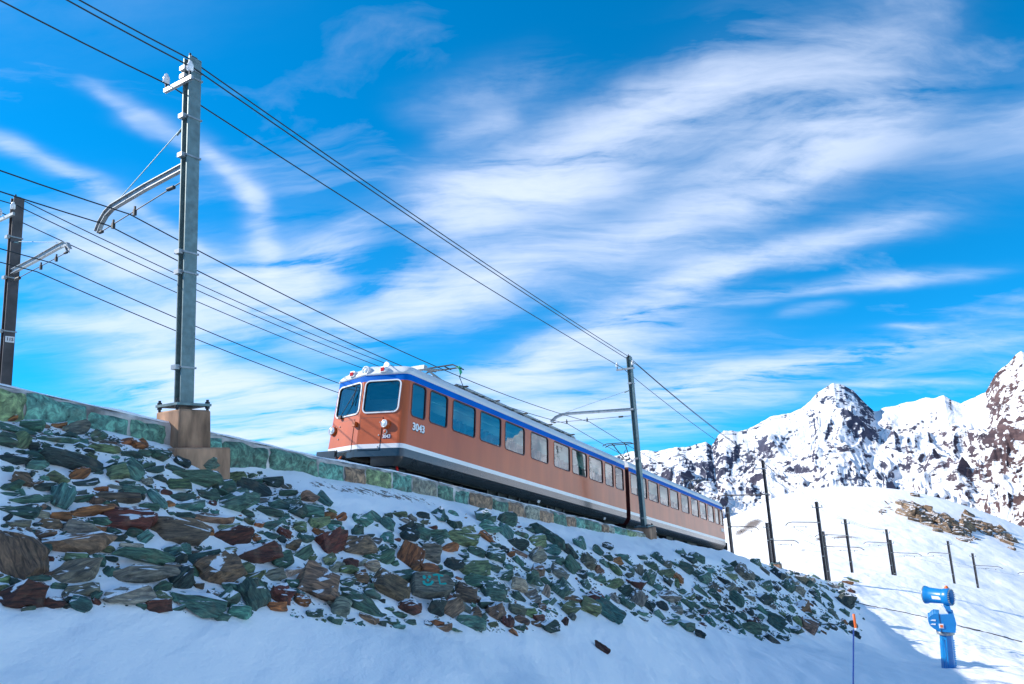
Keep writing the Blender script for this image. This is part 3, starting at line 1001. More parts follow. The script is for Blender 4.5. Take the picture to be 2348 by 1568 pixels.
# stones that stand out, as (x, y, width, height, turn, kind) in four enlargements of the slope
E5 = (0, 957.4, .3145); E6 = (638.2, 1044.4, .3212); E9 = (1102.4, 1160.4, .2471); E10 = (1682.5, 1218.4, .148)
STONES = {
 E5: [(130,105,270,70,-15,'g'),(425,180,300,45,-8,'g'),(590,212,95,40,0,'g'),(765,240,220,75,-8,'G'),(150,255,85,40,0,'g'),(330,210,55,42,0,'g'),(100,320,220,75,-8,'k'),(500,335,480,130,-10,'k'),
  (560,420,170,90,30,'b'),(145,465,145,115,-10,'m'),(480,265,180,40,-5,'g'),(955,280,160,60,-15,'g'),(1150,290,165,110,-15,'g'),(1040,265,110,60,0,'g'),(945,410,210,150,-50,'t'),(440,600,200,150,70,'t'),(320,515,190,60,8,'k'),
  (620,485,190,60,10,'k'),(735,530,110,40,0,'b'),(960,535,180,60,-10,'g'),(60,565,130,30,0,'t'),(200,610,300,70,8,'g'),(860,600,330,65,-5,'m'),(600,600,170,60,10,'g'),(1140,600,200,70,-52,'t'),(1085,660,150,60,-5,'g'),
  (130,700,290,100,-10,'g'),(680,690,330,85,10,'b'),(440,730,155,70,-5,'b'),(930,770,370,170,-5,'d'),(125,790,180,70,0,'y'),(365,795,155,75,10,'m'),(210,845,115,40,0,'g'),(300,875,190,80,15,'m'),(570,830,260,95,-5,'y'),
  (1290,870,480,200,-10,'m'),(820,885,175,70,0,'k'),(1045,880,110,80,40,'t'),(1265,380,160,45,-5,'g'),(1420,455,390,120,-8,'g'),(1300,510,200,100,0,'G'),(1320,590,200,60,5,'g'),(1370,655,290,75,5,'t'),(1330,725,200,60,0,'g'),
  (1510,575,160,90,0,'g'),(1700,450,190,110,10,'G'),(1850,530,280,100,-20,'k'),(1710,635,340,170,8,'g'),(1530,750,350,65,3,'m'),(1485,825,130,70,-10,'b'),(1650,815,220,60,5,'G'),(1700,895,320,130,8,'d'),(1850,1005,440,140,5,'d'),
  (1470,1050,300,100,15,'g'),(1040,1040,480,100,-3,'g'),(1040,1180,460,120,3,'y'),(540,950,480,150,3,'m'),(100,1040,400,320,-60,'m'),(540,1160,400,160,5,'y'),(1580,1140,360,220,20,'m'),(150,1320,320,200,10,'d'),(385,1365,140,75,-10,'d'),
  (905,1310,430,140,5,'y'),(1310,1200,200,150,35,'k'),(1430,1360,400,210,-20,'t'),(1140,1380,190,90,5,'d'),(1830,1310,250,200,-60,'g'),(2040,1310,170,150,-20,'d'),(1990,1170,190,80,10,'y'),(2040,1060,190,110,25,'g'),
  (1960,800,210,60,15,'g'),(1960,700,200,70,-15,'g'),(2130,620,150,60,35,'g'),(2060,850,120,70,-20,'d'),(2170,700,130,110,-20,'g'),(590,1280,260,90,10,'y'),(420,1240,110,60,-10,'g'),(270,1180,160,45,3,'g'),(690,1300,90,70,40,'g'),
  (780,1130,90,90,40,'g'),(1330,975,100,80,0,'t'),(940,945,180,34,-2,'p'),(1050,1110,200,50,-10,'y')],
 E6: [(200,410,250,120,0,'g'),(85,365,130,90,40,'g'),(330,330,140,90,-50,'t'),(390,490,150,45,0,'g'),(400,530,150,50,-3,'t'),(150,525,100,80,0,'G'),(190,595,150,80,15,'g'),(370,630,260,170,25,'d'),(560,665,300,150,5,'m'),
  (555,550,130,80,30,'g'),(590,475,150,80,-20,'t'),(770,600,110,80,0,'t'),(1020,570,130,90,-20,'t'),(770,500,130,80,-50,'t'),(930,740,190,160,60,'b'),(1060,710,170,160,0,'y'),(985,815,110,80,30,'b'),(150,720,230,90,35,'g'),
  (350,755,120,80,35,'G'),(510,785,115,85,-15,'d'),(410,820,140,90,20,'y'),(660,800,120,90,0,'p'),(660,735,160,45,-5,'g'),(270,960,330,240,-20,'m'),(160,1050,110,90,-20,'b'),(480,905,130,80,10,'g'),(580,885,120,80,-5,'m'),
  (780,960,290,170,-20,'m'),(850,880,330,80,-5,'g'),(600,1085,390,110,-5,'g'),(530,990,200,70,-10,'g'),(930,1100,190,100,-5,'d'),(1110,1090,160,120,40,'k'),(1220,1110,190,130,35,'m'),(1320,1010,180,130,-15,'m'),
  (1520,995,190,120,-5,'g'),(1390,830,270,140,10,'G'),(1300,610,280,130,-5,'G'),(1130,570,190,60,0,'g'),(1145,440,120,100,-60,'t'),(1030,440,110,50,-5,'k'),(1610,560,150,90,-70,'t'),(1475,590,130,60,-50,'b'),(1340,535,130,50,0,'G'),
  (1500,530,170,90,0,'t'),(1690,645,190,80,0,'k'),(1840,630,150,90,10,'G'),(1920,600,330,60,-48,'g'),(1160,870,180,80,0,'g'),(1420,920,260,90,-3,'g'),(1240,790,170,80,0,'k'),(1400,700,160,60,5,'g'),(1540,730,180,90,0,'g'),
  (1610,870,140,80,0,'g'),(1840,840,120,100,-30,'m'),(1710,940,120,100,-15,'p'),(1800,910,130,120,20,'g'),(1810,1020,100,100,20,'y'),(1905,990,120,60,60,'p'),(2010,980,140,130,40,'g'),(1880,1085,60,50,-20,'m'),(1540,1130,150,130,30,'m'),
  (1690,1110,150,90,-10,'y'),(1400,1130,90,80,0,'m'),(1370,1210,230,80,-8,'t'),(1180,1240,140,50,5,'m'),(1630,1200,120,80,40,'d'),(1730,1185,120,60,0,'m'),(1710,1235,110,50,0,'g'),(1070,1200,90,60,0,'k'),(800,1190,110,60,-10,'g'),
  (640,1175,140,60,-25,'m'),(930,1195,110,40,0,'g'),(250,1140,140,60,10,'g'),(860,1145,120,40,0,'g'),(2000,850,140,110,-30,'y'),(1960,750,180,60,-10,'g'),(2140,640,110,80,-60,'t'),(2060,690,180,80,-45,'k')],
 E9: [(980,535,150,150,0,'y'),(1080,610,90,90,20,'m'),(1170,390,110,80,-40,'k'),(1080,430,120,80,-40,'g'),(1300,480,130,60,0,'t'),(1485,480,120,40,5,'g'),(1455,605,110,80,80,'y'),(1560,560,140,90,10,'g'),(1710,550,110,80,-10,'y'),
  (1820,680,120,80,-50,'b'),(1690,640,180,100,15,'G'),(1550,690,180,120,35,'g'),(1200,740,280,80,15,'G'),(930,650,120,90,-40,'k'),(960,740,90,100,0,'g'),(1230,870,120,80,-50,'y'),(1430,880,170,140,60,'y'),(1730,860,230,100,5,'y'),
  (1670,940,120,80,0,'k'),(1810,975,110,80,0,'y'),(2150,770,120,90,40,'y'),(2300,780,120,100,30,'y'),(1930,850,130,70,30,'G'),(2010,860,90,60,20,'k'),(2060,1030,100,40,0,'d'),(2160,1020,120,80,0,'g'),(2010,1055,70,40,0,'g'),
  (1850,800,110,50,0,'g'),(1990,640,90,70,-30,'g'),(2280,590,130,60,-15,'g'),(1410,1005,90,35,-20,'g'),(1500,1055,110,25,-12,'k')],
 E10: [(330,505,170,130,0,'g'),(90,570,160,140,10,'y'),(600,570,170,110,0,'g'),(790,710,110,90,0,'y'),(900,830,180,140,60,'y'),(810,900,220,190,20,'g'),(420,780,90,80,60,'t'),(240,850,130,110,-40,'y'),(570,1040,160,110,-40,'g'),
  (800,1080,130,130,30,'g'),(860,1220,150,110,20,'g'),(600,1190,100,90,30,'y'),(1380,1370,150,100,0,'g'),(1390,1490,170,100,-20,'g'),(1250,960,150,90,-40,'g'),(1430,1040,180,110,-60,'g'),(1530,1300,230,70,-80,'y'),(1640,1480,150,110,0,'g'),
  (860,660,120,70,0,'t'),(970,680,110,70,-20,'k'),(1400,870,110,60,-15,'g'),(1520,930,80,70,0,'g'),(180,970,90,60,-30,'g'),(640,900,120,100,20,'k'),(1200,970,110,100,0,'k'),(1300,1080,170,90,-70,'g'),(1180,1240,170,70,-30,'g'),
  (1480,1160,100,90,0,'g'),(1590,1040,80,60,0,'m'),(1120,830,200,110,15,'g'),(240,1280,130,120,0,'k'),(360,1400,170,90,-50,'d'),(420,1500,200,130,0,'g')],
}
LOOSE = [  # lone boulders: things of their own
 (E10, (1190, 770, 130, 85, 10, 'p'), 'pale tan boulder in sunlight at the top right end of the stone slope'),
 (E10, (1200, 675, 170, 70, -15, 'p'), 'long pale boulder behind the tan one on the snow crest'),
 (E10, (1130, 1395, 230, 125, 5, 'd'), 'smooth dark maroon boulder at the foot of the right end of the stone slope'),
 (E10, (620, 1410, 270, 290, -40, 'g'), 'big rounded dark green boulder with a hollow of snow beneath it'),
 (E9, (1115, 1315, 165, 75, -47, 'd'), 'dark red brown rock lying alone in the shaded snow'),
 (E9, (2025, 1195, 100, 80, -35, 'k'), 'small black pointed rock alone in the snow, right of the red brown one'),
 (E9, (1175, 985, 290, 170, -42, 't'), 'large tilted teal boulder standing clear of the slope foot'),
 (E9, (775, 1075, 90, 60, 50, 'd'), 'rusty rock at the slope foot touching a grey one'),
 (E9, (840, 1030, 80, 70, 40, 'y'), 'grey square rock at the slope foot against a rusty one'),
 (E10, (1880, 1600, 110, 160, 0, 'k'), 'square black rock behind the orange tipped stake'),
 (E10, (1760, 800, 170, 60, -15, 'b'), 'rust brown flat rock on the sunny snow beyond the slope'),
 (E10, (1840, 760, 190, 45, -28, 'G'), 'thin olive slab beside the rust brown flat rock'),
]
POLY = [(0, 962), (200, 985), (370, 1035), (500, 1085), (600, 1085), (640, 1112), (700, 1130), (780, 1182), (900, 1172), (1000, 1180), (1100, 1178), (1200, 1200), (1300, 1258), (1400, 1268), (1500, 1280), (1560, 1262), (1640, 1300),
        (1690, 1284), (1770, 1300), (1850, 1318), (1950, 1348), (1990, 1440), (1950, 1455), (1850, 1450), (1760, 1475), (1690, 1452), (1600, 1448), (1500, 1420), (1400, 1395), (1330, 1400), (1300, 1435), (1230, 1455), (1000, 1447), (800, 1432), (700, 1418), (600, 1402),
        (500, 1418), (400, 1402), (200, 1392), (0, 1402)]


def in_poly(x, y, poly=POLY):
    c = False
    n = len(poly)
    for i in range(n):
        x1, y1 = poly[i]; x2, y2 = poly[(i + 1) % n]
        if (y1 > y) != (y2 > y) and x < (x2 - x1) * (y - y1) / (y2 - y1) + x1: c = not c
    return c


def build_rocks():
    occ = []
    parts = 0
    seed = 100
    for E, lst in STONES.items():
        for (x, y, w, h, ang, col) in lst:
            px, py = E[0] + x * E[2], E[1] + y * E[2]
            P = hit_ground(px, py)
            if P is None or P[1] > 75: continue
            k = P[1] / FPX * 1.02
            wm, hm = w * E[2] * k * 1.12, h * E[2] * k * 1.22
            place_rock('rock', seed, wm, hm, max(0.75 * min(wm, hm), 0.45 * hm + 0.14 * wm), col, P, ang, SLOPE, 2)
            occ.append((px, py, w * E[2] / 2, h * E[2] / 2, math.radians(ang)))
            seed += 1; parts += 1
    cand = []
    occ.append((E6[0] + 1070 * E6[2], E6[1] + 975 * E6[2], 150 * E6[2] * 1.15, 82 * E6[2] * 1.2, 0.0))
    for (E, (x, y, w, h, ang, col), lab) in LOOSE:
        px, py = E[0] + x * E[2], E[1] + y * E[2]
        P = hit_ground(px, py + 0.12 * h * E[2])
        if P is None: continue
        k = P[1] / FPX * 1.02
        wm, hm = w * E[2] * k * 1.1, h * E[2] * k * 1.2
        o, C, R = place_rock('boulder', 900 + len(cand) + seed, wm, hm, 0.62 * min(wm, hm) + 0.1 * wm, col, P, ang, None, 3, 0.2, 'boulder')
        tag(o, lab, 'boulder')
        occ.append((px, py, w * E[2] / 2, h * E[2] / 2, math.radians(ang)))
    # smaller stones filling the slope between them
    rr = random.Random(42)
    grid = {}
    def key(x, y): return (int(x // 40), int(y // 40))
    def put(e):
        for gx in range(int((e[0] - e[2]) // 40), int((e[0] + e[2]) // 40) + 1):
            for gy in range(int((e[1] - e[2]) // 40), int((e[1] + e[2]) // 40) + 1):
                grid.setdefault((gx, gy), []).append(e)
    for e in occ: put(e)
    small = []
    sizes = sorted([(6.0 + 50 * rr.random() ** 2.9) for _ in range(22000)], reverse=True) + [3.5 + 6 * rr.random() for _ in range(26000)]
    for i, w0 in enumerate(sizes):
        x = rr.uniform(0, 1992); y = rr.uniform(960, 1478)
        if not in_poly(x, y): continue
        right = np.clip((x - 1100) / 500, 0, 1)
        cl = float(fbm(np.array([(x + y * 0.9 * right) / 105.0]), np.array([(y - x * 0.45 * right) / 48.0]), 3)[0])
        dens = min(1.0, max(0.03, 0.5 + (cl + 0.02 + 0.06 * right) * 5.0)) if w0 < 22 else 0.75 + cl
        if rr.random() > dens: continue
        w = w0 * (1.0 - 0.15 * right)
        asp = rr.uniform(0.3, 0.75)
        ang = rr.gauss(0 - 28 * right, 16 + 18 * right)
        h = w * asp
        ok = True
        for e in grid.get(key(x, y), []):
            dx, dy = x - e[0], y - e[1]
            ca, sa = math.cos(e[4]), math.sin(-e[4])
            a = (dx * ca + dy * sa) / (e[2] * 0.76 + w * 0.32); b = (-dx * sa + dy * ca) / (e[3] * 0.76 + h * 0.36)
            if a * a + b * b < 1: ok = False; break
        if not ok: continue
        e = (x, y, w / 2, h / 2, math.radians(ang))
        put(e)
        col = rr.choices('gGtkbmdyp', (40, 10, 14, 14, 6, 7, 4, 8, 1.5))[0] if x < 1250 else rr.choices('gGtkbmdyp', (46, 9, 12, 18, 3, 4, 2, 9, 1))[0]
        small.append((w, x, y, h, ang, col))
    small.sort(reverse=True)
    V, F, RCO, RCL = [], [], [], []
    off = 0
    for i, (w, x, y, h, ang, col) in enumerate(small):
        P = hit_ground(x, y)
        if P is None or P[1] > 75: continue
        k = P[1] / FPX * 1.02
        wm, hm = w * k * 1.1, h * k * 1.2
        if parts < 299:
            place_rock('rock', 3000 + i, wm, hm, 0.8 * hm + 0.15 * wm, col, P, ang, SLOPE, 1)
            parts += 1
        else:
            R = rock_frame(P, ang, 0.35, random.Random(i))
            vs, fs, rco, rc = rock_arrays(3000 + i % 400, wm, hm, 0.8 * hm + 0.15 * wm, col, R, P, 1 if w > 11 else 0, tone=random.Random(i + 9).uniform(0.6, 1.5))
            V.append(vs @ R.T + P + R[:, 2] * 0.1 * hm); F.append(fs + off); RCO.append(rco + (i % 37) * 3.1); RCL.append(rc); off += len(vs)
    o = np_mesh('rubble', np.vstack(V) - np.array(SLOPE.location), np.vstack(F), M['rock'], False, {'rcol': np.vstack(RCL), 'rco': np.vstack(RCO)}, parent=SLOPE)
    o['kind'] = 'stuff'
    print('rocks', parts, 'small', len(small), 'tris', sum(len(f) for f in F))


build_rocks()


def build_graffiti():
    """the stone with the teal smiling face and the angular stroke"""
    px, py = E6[0] + 1070 * E6[2], E6[1] + 975 * E6[2]
    P = hit_ground(px, py)
    k = P[1] / FPX * 1.02
    u = E6[2] * k        # metres per pixel of the enlargement
    R = rock_frame(P, -2, 0)
    w, h = 280 * u, 150 * u
    bm = MB()
    # a squarish stone with a flat broken face
    out = [(-0.5, -0.42), (-0.30, -0.5), (0.18, -0.46), (0.42, -0.3), (0.5, 0.0), (0.38, 0.36), (0.1, 0.44), (-0.2, 0.5), (-0.46, 0.44), (-0.5, 0.1)]
    d = 0.16
    vs = [(a * w, b * h, d) for a, b in out] + [(a * w * 1.05, b * h * 1.06, d - 0.03) for a, b in out] + [(a * w * 1.1, b * h * 1.1, -0.25) for a, b in out]
    n = len(out)
    fs = [tuple(range(n))] + [(i, n + i, n + (i + 1) % n, (i + 1) % n) for i in range(n)] + [(n + i, 2 * n + i, 2 * n + (i + 1) % n, n + (i + 1) % n) for i in range(n)]
    fs = [f for f in fs]
    V = np.array(vs)
    tri = []
    for f in fs:
        for j in range(1, len(f) - 1): tri.append((f[0], f[j], f[j + 1]))
    col = np.tile(np.array(RC['y']) * 0.95, (len(V), 1))
    o = np_mesh('rock', V, tri, M['rock'], False, {'rcol': col, 'rco': V[:, [0, 2, 1]] * 1.6})
    mw = Matrix(((R[0, 0], R[0, 1], R[0, 2], 0), (R[1, 0], R[1, 1], R[1, 2], 0), (R[2, 0], R[2, 1], R[2, 2], 0), (0, 0, 0, 1)))
    mw.translation = Vector(P + R[:, 2] * 0.14)
    o.name = 'boulder'
    o.matrix_basis = mw
    tag(o, 'grey stone with a teal smiling face painted on it', 'boulder')
    g = MB()
    def stroke(pts, r):
        pts = [((x - 1070) * u, -(y - 975) * u) for x, y in pts]
        L_, R_ = [], []
        for i, q in enumerate(pts):
            a = np.array(pts[max(i - 1, 0)]); b = np.array(pts[min(i + 1, len(pts) - 1)])
            t = (b - a) / np.linalg.norm(b - a); nn = np.array([-t[1], t[0]]) * r * u
            L_.append((q[0] + nn[0], q[1] + nn[1], d + 0.006)); R_.append((q[0] - nn[0], q[1] - nn[1], d + 0.006))
        m = len(pts)
        g.add(L_ + R_, [(i, i + 1, m + i + 1, m + i) for i in range(m - 1)])
    def dot(x, y, rx, ry):
        g.add([((x - 1070 + rx * math.cos(t)) * u, -(y - 975 + ry * math.sin(t)) * u, d + 0.006) for t in np.linspace(0, 2 * math.pi, 11)[:-1]], [tuple(range(10))])
    dot(999, 945, 13, 15); dot(1036, 942, 11, 12); dot(1021, 967, 9, 12)
    stroke([(990, 972), (992, 992), (1012, 1002), (1036, 996), (1058, 972)], 9)
    stroke([(1062, 928), (1090, 922), (1136, 930)], 7); stroke([(1104, 930), (1102, 960), (1104, 990), (1128, 990), (1150, 986)], 7)
    g.build('painted_face', M['teal_paint'], o)


build_graffiti()


# ------------------------------------------------------------------ retaining wall along the track
def build_wall():
    wall = tag(empty('stone_wall', W_(14, 10.4, 0)), 'low retaining wall of big green stones with snow in the joints beside the track', 'wall')
    inv = np.array(wall.location)
    # mortar body with a snow dusted cap
    S = np.linspace(-1.0, 28.2, 170)
    prof = [(10.33, -1.1), (10.33, -0.045), (10.36, 0.0), (10.62, 0.0), (10.66, -1.1)]
    V = []
    for s in S:
        for j, (p, z) in enumerate(prof):
            V.append(W_(s, p, z_wall(s) + z + (0.012 * math.sin(s * 9.1 + j) if j in (1, 2) else 0)) - inv)
    np_mesh('mortar_body', V, grid_faces(len(S), len(prof)), M['joint'], False, {}, wall)
    V = []
    SC = np.linspace(-1.0, 28.0, 700)
    th = 0.03 + 0.03 * fbm(SC * 1.3, SC * 0 + 2, 4); ov = 0.03 * fbm(SC * 2.3, SC * 0 + 8, 4)
    for s, t, o_ in zip(SC, th, ov):
        t = max(t, 0.006)
        for p, z in ((10.355 + max(o_, -0.02), 0.002), (10.375 + max(o_, -0.02), t), (10.5, t * 1.3), (10.64, 0.003)):
            V.append(W_(s, p, z_wall(s) + z) - inv)
    np_mesh('snow_cap', V, grid_faces(len(SC), 4), M['snow'], True, {}, wall)
    edges = [(3.45, 4.35, 'G'), (4.70 - 0.32, 4.68, 'G'), (4.72, 5.47, 't'), (5.52, 6.12, 't'), (6.16, 6.68, 'g'), (7.40, 7.70, 't'), (7.73, 8.66, 'g'), (8.73, 9.84, 'g'), (9.89, 10.56, 't'), (10.60, 11.16, 'm'),
             (11.21, 12.0, 'G'), (12.05, 12.66, 't'), (12.71, 13.57, 'y'), (13.63, 14.26, 'g'), (14.32, 14.87, 't'), (14.93, 15.92, 'm')]
    r = random.Random(5)
    s = 15.98
    while s < 27.2:
        w = r.uniform(0.45, 0.95)
        edges.append((s, s + w, r.choice('tgGtygm'))); s += w + r.choice((0.012, 0.02, 0.045))
    edges.append((2.5, 3.40, 'g')); edges.append((1.5, 2.45, 't')); edges.append((0.5, 1.45, 'g'))
    for i, (a, b, c) in enumerate(edges):
        rr = random.Random(300 + i)
        nu, nv = max(6, int((b - a) * 14)), 8
        H = 0.62
        z1o = rr.uniform(-0.05, 0.02); ph = rr.uniform(0, 50)
        V = []
        for iu in range(nu + 1):
            for iv in range(nv + 1):
                x = iu / nu; y = iv / nv
                # rounded outline and pillowed face
                ex = min(x, 1 - x) * (b - a); ey = min(y, 1 - y) * H
                rnd = 0.05
                cx = max(0, rnd - ex) / rnd; cy = max(0, rnd - ey) / rnd
                back = 0.06 * min(1.0, (cx * cx + cy * cy))
                nz = mnoise.noise(Vector((x * (b - a) * 3.2 + ph, y * H * 3.2, 0.3))); nz2 = mnoise.noise(Vector((x * (b - a) * 9 + ph, y * H * 9, 2.3)))
                ss = a - 0.012 + x * (b - a + 0.024) + 0.03 * mnoise.noise(Vector((y * 4 + ph, 1.1, x * 2))) * (1 if 0 < iu < nu else 1.6)
                zz = -0.035 + z1o - (1 - y) * (H - 0.05) + 0.035 * mnoise.noise(Vector((x * 3 + ph, 7.7, y)))
                p = 10.30 - 0.035 + back - 0.05 * nz - 0.02 * nz2
                V.append(W_(ss, p, z_wall(ss) + zz) - inv)
        V = np.array(V)
        t = rr.uniform(1.5, 2.4)
        col = np.tile(np.array(RC[c]) * t, (len(V), 1))
        rco = np.stack([V[:, 0] * 1.6, V[:, 2] * 2.4, V[:, 1] * 0.7], 1) + ph
        o = np_mesh('stone', V, grid_faces(nu + 1, nv + 1), M['wall_stone'], True, {'rcol': col, 'rco': rco}, wall)


build_wall()


# ------------------------------------------------------------------ track
def build_track():
    S = np.linspace(-20, 95, 160)
    def strip(name, prof, mat, label, kind='structure'):
        V = []
        for s in S:
            for p, z in prof:
                V.append(W_(s, p, z_rail(s) + z))
        o = np_mesh(name, V, grid_faces(len(S), len(prof)), mat, False)
        tag(o, label, kind=kind)
        return o
    strip('ballast', [(10.62, -0.5), (10.8, -0.19), (19.0, -0.19), (20.5, -0.5)], M['ballast'], 'dark track ballast under the train')
    for pc in (12.95, 16.95):
        for dp, nm in ((-0.5, 'rail'), (0.5, 'rail'), (0.0, 'rack_rail')):
            strip(nm, [(pc + dp - 0.07, -0.17), (pc + dp - 0.035, -0.02), (pc + dp - 0.035, 0.0), (pc + dp + 0.035, 0.0), (pc + dp + 0.035, -0.02), (pc + dp + 0.07, -0.17)], M['rail'], 'steel rail of the rack railway')


build_track()

# ------------------------------------------------------------------ the train
GR = math.atan(-0.1917)
tT = np.array([T_[0] * math.cos(GR), T_[1] * math.cos(GR), math.sin(GR)])
tW = np.array([-math.cos(YAW), math.sin(YAW), 0])
tU = np.cross(tT, tW)
TRAIN_O = np.array([-4.1677, 18.4067, -0.3312])
HW, ZS, ZB = 1.325, 1.2, 3.06


def half_w(z):
    return float(np.interp(z, [0.62, 0.70, 0.88, 1.2, 3.06], [1.12, 1.22, 1.325, 1.325, 1.259]))


def f_corner(z):
    return float(np.interp(z, [0.62, 0.9, 1.2, 3.06], [0.05, 0.0, 0.0, 0.074]))


def f_kink(z):
    return float(np.interp(z, [0.62, 0.9, 1.2, 3.06], [-0.17, -0.235, -0.238, -0.209]))


def outline(w, fc, fk, L, rad=0.17, na=7):
    """half outline from the centre of the cab face to the rear, near side (y<0)"""
    pts = [(fk, 0.0)]
    c = np.array([fc, -w])
    d1 = np.array([fk, 0.0]) - c; d1 /= np.linalg.norm(d1)
    a = c + d1 * rad; b = c + np.array([rad, 0])
    for t in np.linspace(0.5, 1, 2)[:1]:
        pts.append(tuple((np.array([fk, 0]) * (1 - t) + a * t)))
    for t in np.linspace(0, 1, na):
        pts.append(tuple(a * (1 - t) ** 2 + c * 2 * t * (1 - t) + b * t * t))
    pts.append((L * 0.5, -w)); pts.append((L, -w))
    return pts


def rrect(cx, cy, w, h, r, n=6):
    out = []
    for (sx, sy, a0) in ((1, -1, -90), (1, 1, 0), (-1, 1, 90), (-1, -1, 180)):
        for k in range(n + 1):
            a = math.radians(a0 + 90 * k / n)
            out.append((cx + sx * (w / 2 - r) + r * math.cos(a), cy + sy * (h / 2 - r) + r * math.sin(a)))
    return out


def rect_match(cell, hole):
    """points on the cell's border, one per hole point, keeping the four corners"""
    x0, x1, y0, y1 = cell
    n = len(hole)
    cs = {n // 8: (x1, y0), n * 3 // 8: (x1, y1), n * 5 // 8: (x0, y1), n * 7 // 8: (x0, y0)}
    cx = sum(q[0] for q in hole) / n; cy = sum(q[1] for q in hole) / n
    out = []
    for i, q in enumerate(hole):
        if i in cs: out.append(cs[i]); continue
        # side by index
        if i < n // 8 or i > n * 7 // 8: out.append((min(max(q[0], x0), x1), y0))
        elif i < n * 3 // 8: out.append((x1, q[1]))
        elif i < n * 5 // 8: out.append((q[0], y1))
        else: out.append((x0, q[1]))
    return out


WINS = [(0.28, 0.86), (1.05, 1.85), (2.10, 3.24), (3.50, 4.66), (4.90, 6.11), (6.53, 7.72), (8.15, 9.37), (9.57, 10.80), (11.0, 12.25), (12.47, 13.28), (13.5, 14.33)]
WZ0, WZ1 = 1.97, 2.86
CARL = 14.52


def side_pt(s, z, y_in=0.0, sg=-1):
    return (s, sg * (half_w(z) - y_in), z)


def cab_pt(y, z, out=0.0):
    """point on the cab face; y<0 the near half"""
    sg = -1 if y < 0 else 1
    w = half_w(z); fk, fc = f_kink(z), f_corner(z)
    t = abs(y) / w
    nx, ny = -w, sg * -(fc - fk) * -1
    nl = math.hypot(w, fc - fk)
    return (fk + (fc - fk) * t - out * w / nl, y + sg * out * (fc - fk) / nl, z)


